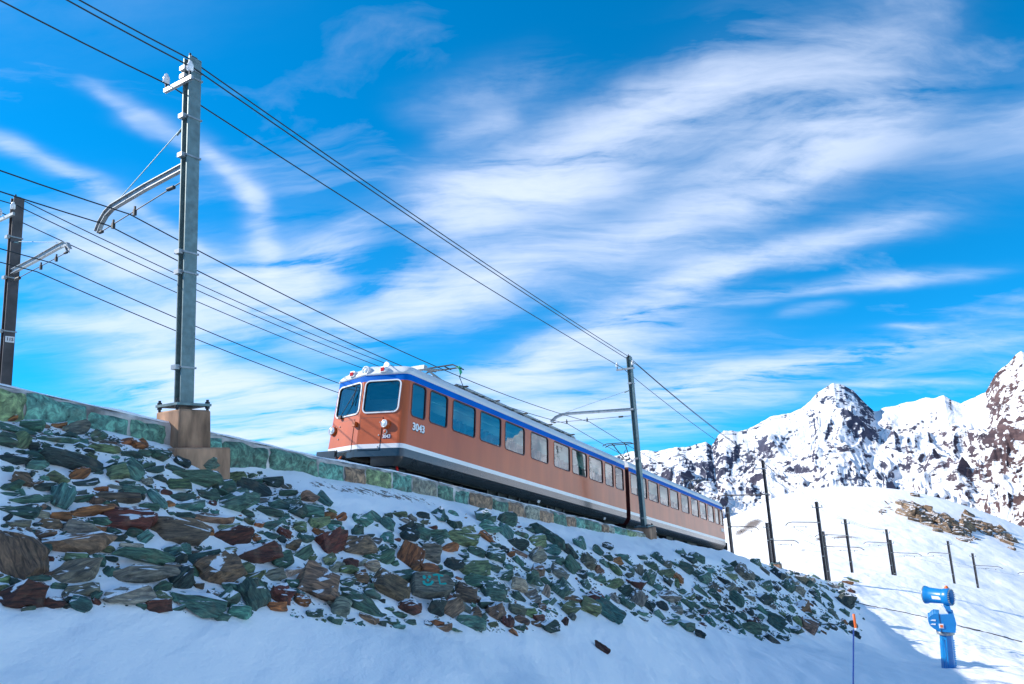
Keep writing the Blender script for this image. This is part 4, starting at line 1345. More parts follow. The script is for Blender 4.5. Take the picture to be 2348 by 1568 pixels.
def car_parts():
    """meshes of one car in its own frame (x from the cab backwards, z up from the rails)"""
    P = []   # (name, mesh, parent index or None)
    body = MB()
    # closed bands: skirt, stripe, lower orange rim, blue band
    def band(z0, z1, mi, steps=1, dx=0.0):
        zs = np.linspace(z0, z1, steps + 1)
        rows = []
        for z in zs:
            h = outline(half_w(z), f_corner(z) - dx, f_kink(z) - dx, CARL)
            full = [(x, -y) for x, y in h[::-1]] + h[1:]
            rows.append([(x, y, z) for x, y in full])
        n = len(rows[0])
        body.add([q for r in rows for q in r], [(i * n + j, i * n + j + 1, (i + 1) * n + j + 1, (i + 1) * n + j) for i in range(len(rows) - 1) for j in range(n - 1)], mi, True)
    band(0.88, 1.085, 2); band(1.085, 1.2, 1); band(2.89, 3.06, 3)
    # tucked-under lower skirt on the sides and round the corners only
    for sg in (-1, 1):
        zs = [0.64, 0.68, 0.74, 0.88]
        rows = []
        for z in zs:
            h = outline(half_w(z), f_corner(z) + 0.0, f_kink(z), CARL)
            h = [(0.0 + f_kink(z) * 0.6 + 0.02, -0.42)] + h[2:]
            rows.append([(x, y * (-sg), z) for x, y in h])
        n = len(rows[0])
        body.add([q for r in rows for q in r], [(i * n + j, i * n + j + 1, (i + 1) * n + j + 1, (i + 1) * n + j) for i in range(len(rows) - 1) for j in range(n - 1)], 2, True)
    # corner posts between cab face and side, floor to blue band
    zs = np.linspace(1.2, 2.89, 6)
    for sg in (-1, 1):
        rows = []
        for z in zs:
            h = outline(half_w(z), f_corner(z), f_kink(z), CARL)[2:9]
            rows.append([(x, y * (-sg), z) for x, y in h])
        n = len(rows[0])
        body.add([q for r in rows for q in r], [(i * n + j, i * n + j + 1, (i + 1) * n + j + 1, (i + 1) * n + j) for i in range(len(rows) - 1) for j in range(n - 1)], 0, True)
    # side walls with real window openings
    bounds = [0.17] + [(WINS[i][1] + WINS[i + 1][0]) / 2 for i in range(len(WINS) - 1)] + [CARL]
    for sg in (-1, 1):
        for (a, b), c0, c1 in zip(WINS, bounds[:-1], bounds[1:]):
            hole = rrect((a + b) / 2, (WZ0 + WZ1) / 2, b - a, WZ1 - WZ0, 0.10)
            cell = rect_match((c0, c1, 1.2, 2.89), hole)
            n = len(hole)
            vs = [side_pt(x, z, 0, sg) for x, z in cell] + [side_pt(x, z, 0, sg) for x, z in hole] + [side_pt(x, z, 0.06, sg) for x, z in hole]
            body.add(vs, [(i, (i + 1) % n, n + (i + 1) % n, n + i) for i in range(n)] + [(n + i, n + (i + 1) % n, 2 * n + (i + 1) % n, 2 * n + i) for i in range(n)], 0)
    # cab face halves with windscreen openings
    for sg in (-1, 1):
        hole = rrect(0.58, 2.465, 0.98, 0.82, 0.11)
        cell = rect_match((0.0, 1.16, 1.2, 2.89), hole)
        def cp(y, z, o=0.0):
            # the outer edge of the face meets the corner post
            if y > 1.1:
                h = outline(half_w(z), f_corner(z), f_kink(z), CARL)[2]
                return (h[0], -h[1] * sg, z)
            return cab_pt(y * sg if y > 0 else 1e-9 * sg, z, o)
        n = len(hole)
        vs = [cp(y, z) for y, z in cell] + [cp(y, z) for y, z in hole] + [cp(y, z, -0.06) for y, z in hole]
        body.add(vs, [(i, (i + 1) % n, n + (i + 1) % n, n + i) for i in range(n)] + [(n + i, n + (i + 1) % n, 2 * n + (i + 1) % n, 2 * n + i) for i in range(n)], 0)
    # rear wall with dark gangway, floor and inner lining
    e = [(CARL, -half_w(z), z) for z in (0.66, 0.88, 1.2, 3.06)]
    body.add([e[0], e[1], e[2], e[3], (CARL, half_w(3.06), 3.06), (CARL, half_w(1.2), 1.2), (CARL, half_w(.88), 0.88), (CARL, half_w(.66), 0.66)], [tuple(range(8))], 5)
    body.box((CARL / 2 + 0.1, 0, 1.14), (CARL - 0.5, 2.5, 0.05), 4)
    body.box((CARL / 2 + 0.1, 0, 3.0), (CARL - 0.4, 2.40, 0.04), 4)
    # lowered ceiling duct with the lamps along the middle
    body.box((CARL / 2 + 0.6, 0, 2.74), (CARL - 2.0, 1.3, 0.46), 4)
    # cab bulkhead
    body.box((1.0, 0.35, 2.05), (0.04, 1.7, 1.8), 4)
    # grab rails along the windows
    body.tube([(1.2, -1.1, 2.62), (CARL - 0.3, -1.1, 2.62)], 0.018, 6, 4)
    P.append(('car_body', body.mesh('car_body', [M['orange'], M['white'], M['skirt'], M['blue'], M['inside'], M['rubber']]), None))
    # roof
    rf = MB()
    lv = [(3.06, 1.259, 0.0), (3.075, 1.275, -0.03), (3.16, 1.262, 0.0), (3.25, 1.215, 0.06), (3.33, 1.12, 0.16), (3.39, 0.95, 0.30), (3.43, 0.7, 0.5), (3.45, 0.35, 0.7), (3.455, 0.0, 0.8)]
    rows = []
    for z, w, bk in lv:
        h = outline(max(w, 0.02), 0.074 + bk, -0.209 + bk * (0.8 if w > 0.5 else 1), CARL, rad=min(0.17 + bk * 0.5, max(w * 0.6, 0.01)))
        full = [(x, -y) for x, y in h[::-1]] + h[1:]
        rows.append([(x, y, z) for x, y in full])
    n = len(rows[0])
    rf.add([q for r in rows for q in r], [(i * n + j, i * n + j + 1, (i + 1) * n + j + 1, (i + 1) * n + j) for i in range(len(rows) - 1) for j in range(n - 1)], 0, True)
    rf.add([r[0] for r in rows] + [r[-1] for r in rows][::-1], [tuple(range(2 * len(rows)))], 0)
    P.append(('roof', rf.mesh('roof', M['roof']), None))
    # windows
    for sg in (-1, 1):
        for (a, b) in WINS:
            fr = MB()
            o_ = rrect((a + b) / 2, (WZ0 + WZ1) / 2, b - a + 0.035, WZ1 - WZ0 + 0.035, 0.115)
            i_ = rrect((a + b) / 2, (WZ0 + WZ1) / 2, b - a - 0.03, WZ1 - WZ0 - 0.03, 0.085)
            n = len(o_)
            vs = [side_pt(x, z, -0.008, sg) for x, z in o_] + [side_pt(x, z, -0.008, sg) for x, z in i_] + [side_pt(x, z, 0.035, sg) for x, z in i_] + [side_pt(x, z, 0.0, sg) for x, z in o_]
            fr.add(vs, [(i, (i + 1) % n, n + (i + 1) % n, n + i) for i in range(n)] + [(n + i, n + (i + 1) % n, 2 * n + (i + 1) % n, 2 * n + i) for i in range(n)] + [(3 * n + i, 3 * n + (i + 1) % n, (i + 1) % n, i) for i in range(n)], 0)
            P.append(('window', fr.mesh('window', M['rubber']), None)); wi = len(P) - 1
            gl = MB(); gl.add([side_pt(x, z, 0.022, sg) for x, z in i_], [tuple(range(n)) if sg < 0 else tuple(range(n - 1, -1, -1))], 0)
            P.append(('pane', gl.mesh('pane', M['glass'], False), wi))
    for sg in (-1, 1):
        fr = MB()
        o_ = rrect(0.58, 2.465, 1.065, 0.905, 0.15); i_ = rrect(0.58, 2.465, 0.965, 0.805, 0.105)
        mid = rrect(0.58, 2.465, 0.995, 0.835, 0.115)
        n = len(o_)
        cp = lambda y, z, o: cab_pt(y * sg, z, o)
        vs = [cp(y, z, 0.0) for y, z in o_] + [cp(y, z, 0.022) for y, z in o_] + [cp(y, z, 0.022) for y, z in mid]
        fr.add(vs, [(i, (i + 1) % n, n + (i + 1) % n, n + i) for i in range(n)] + [(n + i, n + (i + 1) % n, 2 * n + (i + 1) % n, 2 * n + i) for i in range(n)], 0)
        vs = [cp(y, z, 0.018) for y, z in mid] + [cp(y, z, 0.018) for y, z in i_] + [cp(y, z, -0.04) for y, z in i_]
        fr.add(vs, [(i, (i + 1) % n, n + (i + 1) % n, n + i) for i in range(n)] + [(n + i, n + (i + 1) % n, 2 * n + (i + 1) % n, 2 * n + i) for i in range(n)], 1)
        P.append(('windscreen', fr.mesh('windscreen', [M['white'], M['black']]), None)); wi = len(P) - 1
        gl = MB(); gl.add([cp(y, z, -0.01) for y, z in i_], [tuple(range(n)) if sg < 0 else tuple(range(n - 1, -1, -1))], 0)
        P.append(('pane', gl.mesh('pane', M['glass'], False), wi))
        # a pulled-down sun blind behind the screen
        bl = MB()
        for k in range(11):
            z = 2.80 - k * 0.035
            bl.add([cp(0.16, z, -0.10), cp(1.0, z, -0.10), cp(1.0, z - 0.024, -0.112), cp(0.16, z - 0.024, -0.112)], [(0, 1, 2, 3)], 0)
        P.append(('sun_blind', bl.mesh('sun_blind', M['blind']), wi))
    # wiper on the far half
    wp = MB(); wp.tube([cab_pt(0.80, 2.03, 0.06), cab_pt(0.62, 2.22, 0.07), cab_pt(0.30, 2.62, 0.05)], 0.011, 6); wp.tube([cab_pt(0.36, 2.30, 0.045), cab_pt(0.25, 2.80, 0.045)], 0.013, 6); wp.box(cab_pt(0.82, 2.02, 0.05), (0.06, 0.09, 0.09))
    P.append(('wiper', wp.mesh('wiper', M['black']), None))
    # equipment hatches with their grooves
    for sg in (-1, 1):
        y0, y1 = (0.05, 0.69) if sg < 0 else (0.2, 0.86)
        for nm in ('hatch',):
            h = MB()
            def ring(yo0, yo1, zo0, zo1, out):
                return [cab_pt(yo0 * sg, zo0, out), cab_pt(yo1 * sg, zo0, out), cab_pt(yo1 * sg, zo1, out), cab_pt(yo0 * sg, zo1, out)]
            zc = [1.04, 1.085, 1.2, 1.89]
            for i, mi in enumerate((2, 1, 0)):
                a0 = zc[i] + (0.0); a1 = zc[i + 1]
                h.add([cab_pt(y0 * sg, a0, 0.012), cab_pt(y1 * sg, a0, 0.012), cab_pt(y1 * sg, a1, 0.012), cab_pt(y0 * sg, a1, 0.012)], [(0, 1, 2, 3)], mi)
            a = ring(y0, y1, 1.04, 1.89, 0.012); b = ring(y0 - 0.011, y1 + 0.011, 1.029, 1.901, 0.004); c = ring(y0 - 0.002, y1 + 0.002, 1.038, 1.892, 0.004)
            h.add(a + c, [(i, (i + 1) % 4, 4 + (i + 1) % 4, 4 + i) for i in range(4)], 3)
            h.add(b + c, [(i, (i + 1) % 4, 4 + (i + 1) % 4, 4 + i) for i in range(4)], 3)
            P.append(('hatch', h.mesh('hatch', [M['orange'], M['white'], M['skirt'], M['black']]), None)); hi = len(P) - 1
            for z in (1.12, 1.42, 1.76):
                bt = MB()
                q = cab_pt((y1 - 0.05) * sg, z, 0.012)
                bt.lathe([(0, 0.020), (0.014, 0.020), (0.02, 0.012)], q, (-1, 0, 0), 10)
                P.append(('bolt', bt.mesh('bolt', M['zinc']), hi))
    lt = MB(); q = cab_pt(0.11, 1.74, 0.05); lt.box(q, (0.11, 0.10, 0.13), 0, taper=0.85)
    P.append(('latch', lt.mesh('latch', M['orange']), None))
    # headlights
    for y, z in ((-0.80, 1.71), (1.10, 1.68)):
        hl = MB(); q = Vector(cab_pt(y, z, 0.0))
        hl.lathe([(-0.02, 0.125), (0.05, 0.125), (0.075, 0.115), (0.075, 0.095), (0.04, 0.09)], q, (-1, 0, 0), 24, cap=False)
        P.append(('headlight', hl.mesh('headlight', M['orange']), None)); hi = len(P) - 1
        ln = MB(); ln.lathe([(0.045, 0.092), (0.075, 0.08), (0.09, 0.05), (0.096, 0.0)], q, (-1, 0, 0), 20, cap=False); ln.lathe([(0.066, 0.104), (0.084, 0.100), (0.084, 0.084), (0.06, 0.08)], q, (-1, 0, 0), 24, cap=False)
        P.append(('lens', ln.mesh('lens', M['lamp_glass']), hi))
    # amber lamp under the near headlight
    am = MB(); q = Vector(cab_pt(-0.82, 1.50, 0.0)); am.lathe([(0, 0.062), (0.03, 0.06), (0.03, 0.048), (0.012, 0.046)], q, (-1, 0, 0), 18, cap=False)
    P.append(('marker_light', am.mesh('marker_light', M['zinc']), None)); hi = len(P) - 1
    ln = MB(); ln.lathe([(0.01, 0.047), (0.035, 0.036), (0.045, 0.0)], q, (-1, 0, 0), 16, cap=False)
    P.append(('lens', ln.mesh('lens', M['amber_lens']), hi))
    # roof lamp and two red marker lamps, horn
    rl = MB(); q = Vector((-0.16, 0, 3.215)); rl.lathe([(-0.32, 0.04), (-0.22, 0.10), (-0.05, 0.125), (0.03, 0.13), (0.06, 0.122), (0.06, 0.10), (0.03, 0.09)], q, (-1, 0, 0), 24, cap=False)
    P.append(('roof_light', rl.mesh('roof_light', M['white']), None)); hi = len(P) - 1
    ln = MB(); ln.lathe([(0.035, 0.098), (0.06, 0.07), (0.068, 0.0)], q, (-1, 0, 0), 20, cap=False)
    P.append(('lens', ln.mesh('lens', M['lamp_glass']), hi))
    for y in (-0.55, 0.55):
        bx = MB(); x0 = -0.08
        bx.box((x0, y, 3.20), (0.16, 0.19, 0.15), 0, taper=0.8)
        P.append(('marker_light', bx.mesh('marker_light', M['white']), None)); hi = len(P) - 1
        ln = MB(); ln.box((x0 - 0.082, y, 3.195), (0.02, 0.115, 0.10), 0)
        P.append(('lens', ln.mesh('lens', M['red_lens']), hi))
    hn = MB(); hn.lathe([(-0.1, 0.03), (0.0, 0.05), (0.1, 0.09), (0.12, 0.09)], (0.45, -0.22, 3.50), (-1, 0, 0.1), 16); hn.box((0.5, -0.22, 3.46), (0.1, 0.06, 0.08))
    P.append(('horn', hn.mesh('horn', M['white']), None))
    av = MB(); av.box((0.4, 1.0, 3.41), (0.24, 0.16, 0.12), taper=0.7)
    P.append(('roof_vent', av.mesh('roof_vent', M['white']), None))
    # cab desk, driver's rail
    dk = MB(); dk.box((0.25, 0.0, 1.95), (0.5, 2.0, 0.08)); dk.tube([(0.02, -1.0, 2.30), (0.02, -0.15, 2.30)], 0.012, 6, 0)
    P.append(('desk', dk.mesh('desk', M['inside']), None))
    # front apron underside, buffers, snow plough plate
    pl = MB(); pl.box((-0.28, 0.98, 0.86), (0.10, 0.66, 0.42), 0); pl.box((-0.2, 0.62, 0.80), (0.3, 0.10, 0.2), 0)
    P.append(('snow_plough', pl.mesh('snow_plough', M['skirt']), None))
    # tail cable
    tc = MB(); tc.tube([(-0.2, 0.52, 0.92), (-0.3, 0.48, 0.84), (-0.26, 0.44, 0.78)], 0.03, 6)
    P.append(('warning_cable', tc.mesh('warning_cable', M['orange_plastic']), None))
    # seats
    st = MB()
    st.box((0, 0, 1.58), (0.45, 1.0, 0.14)); st.box((0.22, 0, 1.95), (0.12, 1.0, 0.72), rot=Matrix.Rotation(0.12, 3, 'Y')); st.box((0.0, 0.0, 1.34), (0.3, 0.1, 0.36)); st.box((0.26, 0, 2.32), (0.10, 0.7, 0.16))
    sm = st.mesh('seat', M['seatc'])
    for (a, b) in WINS[2:10]:
        for sg in (-1, 1):
            P.append(('seat', sm, None, (a + 0.15 * (b - a), sg * 0.72, 0), 0.0)); P.append(('seat', sm, None, (b - 0.15 * (b - a), sg * 0.72, 0), math.pi))
    # underframe with equipment boxes, bogies
    uf = MB()
    uf.box((CARL / 2 + 0.2, 0, 0.74), (CARL - 0.8, 2.1, 0.24), 0)
    for (x, l, w, h) in ((5.4, 1.6, 2.0, 0.5), (7.4, 1.2, 1.9, 0.42), (8.9, 0.9, 2.05, 0.48), (0.35, 0.6, 1.9, 0.35), (13.6, 1.0, 1.9, 0.3)):
        uf.box((x, 0, 0.62 - h / 2), (l, w, h), 0)
    for k in range(9): uf.box((4.4 + k * 0.62, -1.05, 0.5), (0.10, 0.06, 0.34), 0)
    P.append(('underframe', uf.mesh('underframe', M['under']), None))
    for xc in (2.6, 11.6):
        bg = MB(); bg.box((xc, -0.92, 0.44), (2.6, 0.12, 0.24)); bg.box((xc, 0.92, 0.44), (2.6, 0.12, 0.24)); bg.box((xc, 0, 0.46), (0.5, 1.8, 0.3))
        for dx in (-0.5, 0.5): bg.lathe([(0, 0.07), (0.3, 0.07)], (xc + dx, -0.98, 0.28), (0, 0, 1), 10)
        P.append(('bogie', bg.mesh('bogie', M['under']), None)); bi = len(P) - 1
        for dx in (-0.95, 0.95):
            for y in (-0.5, 0.5):
                wh = MB(); wh.lathe([(-0.06, 0.10), (-0.06, 0.33), (0.03, 0.33), (0.06, 0.37), (0.075, 0.37), (0.075, 0.1)], (xc + dx, y, 0.34), (0, 1 if y < 0 else -1, 0), 20)
                P.append(('wheel', wh.mesh('wheel', M['rail']), bi))
    # roof conduit on brackets
    for y in (-0.46,):
        rr_ = MB()
        zt = 3.70
        path = [(3.05, y, 3.44), (3.12, y, 3.58), (3.28, y, 3.68), (3.5, y, zt), (11.0, y, zt), (11.3, y, 3.66), (11.45, y, 3.56), (11.52, y, 3.42)]
        rr_.tube(path, 0.055, 8)
        rr_.tube([(q[0], y + 0.30, q[2]) for q in path], 0.04, 8)
        P.append(('roof_conduit', rr_.mesh('roof_conduit', M['zinc']), None)); ri = len(P) - 1
        for k in range(9):
            x = 3.6 + k * 0.92
            b = MB(); b.box((x, y, 3.55), (0.07, 0.08, 0.26)); b.box((x + 0.02, y + 0.12, 3.72 if k % 2 == 0 else 3.62), (0.09, 0.62, 0.03)); b.box((x - 0.46, y - 0.02, 3.57), (0.09, 0.5, 0.02)); b.box((x - 0.62, y - 0.02, 3.57), (0.06, 0.5, 0.02))
            P.append(('bracket', b.mesh('bracket', M['under']), ri))
    # roof plank steps
    return P


def pantograph(folded):
    """list of (name, mesh, parent index)"""
    P = []
    fr = MB()
    fr.tube([(-0.55, -0.5, 0.14), (0.65, -0.5, 0.14)], 0.03, 6); fr.tube([(-0.55, 0.5, 0.14), (0.65, 0.5, 0.14)], 0.03, 6)
    fr.tube([(-0.45, -0.55, 0.14), (-0.45, 0.55, 0.14)], 0.03, 6); fr.tube([(0.55, -0.55, 0.14), (0.55, 0.55, 0.14)], 0.03, 6)
    P.append(('pantograph', fr.mesh('pantograph', M['zinc']), None))
    for x in (-0.45, 0.55):
        for y in (-0.5, 0.5):
            i = MB(); i.lathe([(0, 0.05), (0.04, 0.075), (0.06, 0.05), (0.09, 0.075), (0.12, 0.045), (0.14, 0.045)], (x, y, -0.02), (0, 0, 1), 12)
            P.append(('insulator', i.mesh('insulator', M['porcelain']), 0))
    a = MB()
    if folded:
        a.tube([(0.5, -0.28, 0.2), (-0.5, -0.2, 0.42), (-0.52, 0.2, 0.42), (0.5, 0.28, 0.2)], 0.03, 6)
        a.tube([(-0.5, -0.12, 0.44), (0.42, -0.05, 0.66)], 0.028, 6); a.tube([(-0.5, 0.12, 0.44), (0.42, 0.05, 0.66)], 0.028, 6); a.tube([(0.5, 0, 0.2), (-0.5, 0, 0.30)], 0.02, 6)
        a.box((-0.56, 0, 0.44), (0.16, 0.5, 0.12)); a.box((0.2, 0.0, 0.24), (0.5, 0.3, 0.12))
        h = (0.45, 0.70)
    else:
        a.tube([(0.5, -0.28, 0.2), (-0.55, -0.2, 0.52), (-0.55, 0.2, 0.52), (0.5, 0.28, 0.2)], 0.026, 6)
        a.tube([(-0.55, -0.14, 0.54), (0.35, -0.3, 1.02)], 0.022, 6); a.tube([(-0.55, 0.14, 0.54), (0.35, 0.3, 1.02)], 0.022, 6)
        a.tube([(-0.3, -0.2, 0.44), (0.1, 0.2, 0.82)], 0.014, 5); a.tube([(0.45, 0.0, 0.22), (-0.3, 0.0, 0.6)], 0.018, 5)
        h = (0.35, 1.05)
    P.append(('arm', a.mesh('arm', M['zinc'] if folded else M['under']), 0))
    hd = MB()
    for dx in (-0.16, 0.16):
        hd.tube([(h[0] + dx, -0.78, h[1] - 0.06), (h[0] + dx, -0.6, h[1] + 0.03), (h[0] + dx, 0.6, h[1] + 0.03), (h[0] + dx, 0.78, h[1] - 0.06)], 0.022, 6)
    hd.tube([(h[0] - 0.16, -0.3, h[1]), (h[0] + 0.16, -0.3, h[1])], 0.02, 6); hd.tube([(h[0] - 0.16, 0.3, h[1]), (h[0] + 0.16, 0.3, h[1])], 0.02, 6)
    P.append(('contact_shoe', hd.mesh('contact_shoe', M['under']), 0))
    if folded:
        g = MB(); g.tube([(0.62, -0.62, 0.70), (0.70, -0.62, 0.60), (0.66, -0.62, 0.46)], [0.035, 0.05, 0.025], 8); g.box((0.58, -0.62, 0.72), (0.16, 0.10, 0.05))
        P.append(('green_horn', g.mesh('green_horn', M['green_plastic']), 0))
        w = MB(); w.tube([(0.66, -0.6, 0.46), (0.9, -0.56, 0.28), (1.25, -0.5, 0.06)], 0.012, 5)
        P.append(('drop_cable', w.mesh('drop_cable', M['wire']), 0))
    return P


def text_obj(body, size, mat, offset=0.0, extrude=0.004):
    cu = bpy.data.curves.new('fleet_number', 'FONT')
    cu.body = body; cu.size = size; cu.align_x = 'CENTER'; cu.align_y = 'CENTER'
    cu.offset = offset; cu.extrude = extrude; cu.resolution_u = 4
    cu.space_character = 0.95
    cu.materials.append(mat)
    tmp = bpy.data.objects.new('fleet_number', cu)
    me = bpy.data.meshes.new_from_object(tmp)
    bpy.data.objects.remove(tmp)
    o = bpy.data.objects.new('fleet_number', me)
    COL.objects.link(o)
    return o


def build_train():
    train = empty('train')
    mw = Matrix(((tT[0], tW[0], tU[0], TRAIN_O[0]), (tT[1], tW[1], tU[1], TRAIN_O[1]), (tT[2], tW[2], tU[2], TRAIN_O[2]), (0, 0, 0, 1)))
    train.matrix_world = mw
    tag(train, 'orange rack railway train of two cars with blue band and white roof numbered 3043', 'train')
    P = car_parts()
    REAR = Matrix.Translation((29.47, 0, 0)) @ Matrix.Rotation(math.pi, 4, 'Z')
    for base in (Matrix.Identity(4), REAR):
        obs = []
        for it in P:
            nm, me, par = it[:3]
            o = bpy.data.objects.new(nm, me)
            COL.objects.link(o)
            lm = Matrix.Identity(4)
            if len(it) > 3:
                lm = Matrix.Translation(it[3]) @ Matrix.Rotation(it[4], 4, 'Z')
            if par is None:
                o.parent = train; o.matrix_basis = base @ lm
            else:
                o.parent = obs[par]
            obs.append(o)
    # pantographs: folded behind the first cab, raised at the joint and folded far back
    for x, fold, rot in ((2.55, True, 0), (17.3, False, math.pi), (28.0, False, 0)):
        obs = []
        for nm, me, par in pantograph(fold):
            o = bpy.data.objects.new(nm, me); COL.objects.link(o)
            if par is None:
                o.parent = train; o.matrix_basis = Matrix.Translation((x, 0, 3.47)) @ Matrix.Rotation(rot, 4, 'Z')
            else:
                o.parent = obs[par]
            obs.append(o)
    # bellows between the cars
    bw = MB()
    for k in range(7):
        x = 14.54 + k * 0.06
        w = 1.0 if k % 2 else 1.08
        bw.box((x, 0, 2.0), (0.05, w * 2.1, 2.0), 0)
    bw.build('gangway_bellows', M['under'], train)
    # numbers
    def face(o, x_axis, y_axis, z_axis, pos):
        o.parent = train
        o.matrix_basis = Matrix(((x_axis[0], y_axis[0], z_axis[0], pos[0]), (x_axis[1], y_axis[1], z_axis[1], pos[1]), (x_axis[2], y_axis[2], z_axis[2], pos[2]), (0, 0, 0, 1)))
    lean = math.atan(0.066 / 1.86)
    for (x, sg, body) in ((0.615, -1, '3043'), (28.86, -1, '3043')):
        up = Vector((0, -sg * math.sin(lean), math.cos(lean))); rt = Vector((1, 0, 0)) if sg < 0 else Vector((-1, 0, 0))
        nn = rt.cross(up)
        sh = text_obj(body, 0.27, M['black'], 0.014, 0.002); face(sh, rt, up, nn, Vector(side_pt(x + 0.012, 1.688, -0.004, sg)))
        o = text_obj(body, 0.27, M['white'], 0.008, 0.006); face(o, rt, up, nn, Vector(side_pt(x, 1.70, -0.009, sg)))
    a = Vector(cab_pt(-0.7, 1.37)); b = Vector(cab_pt(-1.0, 1.37)); rt = (b - a).normalized(); up = Vector((0, 0, 1)); nn = rt.cross(up).normalized(); up = nn.cross(rt)
    sh = text_obj('3043', 0.125, M['pole_blue'], 0.008, 0.002); face(sh, rt, up, nn, Vector(cab_pt(-0.865, 1.375, 0.006)) )
    o = text_obj('3043', 0.125, M['white'], 0.002, 0.006); face(o, rt, up, nn, Vector(cab_pt(-0.86, 1.38, 0.012)))
    # small white plates on the skirt
    for x in (7.3, 12.6, 18.2):
        pl = MB(); pl.box((x, -1.20, 0.66), (0.16, 0.012, 0.09), 0, rot=Matrix.Rotation(0.5, 3, 'X'))
        pl.build('label_plate', M['label_white'], train)
    # red hose by the front bogie
    hs = MB(); hs.tube([(0.3, -0.95, 0.74), (0.33, -1.0, 0.5), (0.36, -0.98, 0.22)], 0.035, 8); hs.build('brake_hose', M['red_lens'], train)
    yc = MB(); yc.tube([(8.1, -1.08, 0.58), (8.16, -1.12, 0.42), (8.05, -1.1, 0.26)], 0.016, 6); yc.build('yellow_cable', M['orange_plastic'], train)
    return train


build_train()


# ------------------------------------------------------------------ catenary masts
def h_beam(mb, w, d, h, mi=0, tw=0.016, tf=0.022, x0=0, y0=0, z0=0):
    """I section: flanges face +-y (across the track), web runs along y"""
    mb.box((x0, y0 - d / 2 + tf / 2, z0 + h / 2), (w, tf, h), mi)
    mb.box((x0, y0 + d / 2 - tf / 2, z0 + h / 2), (w, tf, h), mi)
    mb.box((x0, y0, z0 + h / 2), (tw, d - 2 * tf, h), mi)


def mast_frame(o, s, p, z):
    o.matrix_world = Matrix(((T_[0], -N_[0], 0, 0), (T_[1], -N_[1], 0, 0), (0, 0, 1, 0), (0, 0, 0, 1)))
    o.location = W_(s, p, z)


def clamp_part(t, z, w, d, bolt=True, mat='zinc'):
    c = MB()
    b = 0.012
    c.box((0, -d / 2 - b, z), (w + 0.05, 0.014, 0.03)); c.box((0, d / 2 + b, z), (w + 0.05, 0.014, 0.03))
    c.box((-w / 2 - b, 0, z), (0.014, d + 0.05, 0.03)); c.box((w / 2 + b, 0, z), (0.014, d + 0.05, 0.03))
    c.box((-w / 2 - 0.05, 0, z), (0.07, d * 0.75, 0.075))
    c.build('clamp', M[mat], t)


def insulator(t, x, y, z, r=0.055, h=0.15):
    i = MB(); i.lathe([(0, r * 0.55), (0.02, r), (h - 0.03, r * 1.02), (h - 0.01, r * 0.8), (h, r * 0.5), (h + 0.02, r * 0.62), (h + 0.045, r * 0.3)], (x, y, z), (0, 0, 1), 14)
    o = i.build('insulator', M['porcelain'], t)
    pn = MB(); pn.lathe([(-0.09, 0.018), (0.01, 0.018)], (x, y, z), (0, 0, 1), 8)
    pn.build('pin', M['wire'], o)


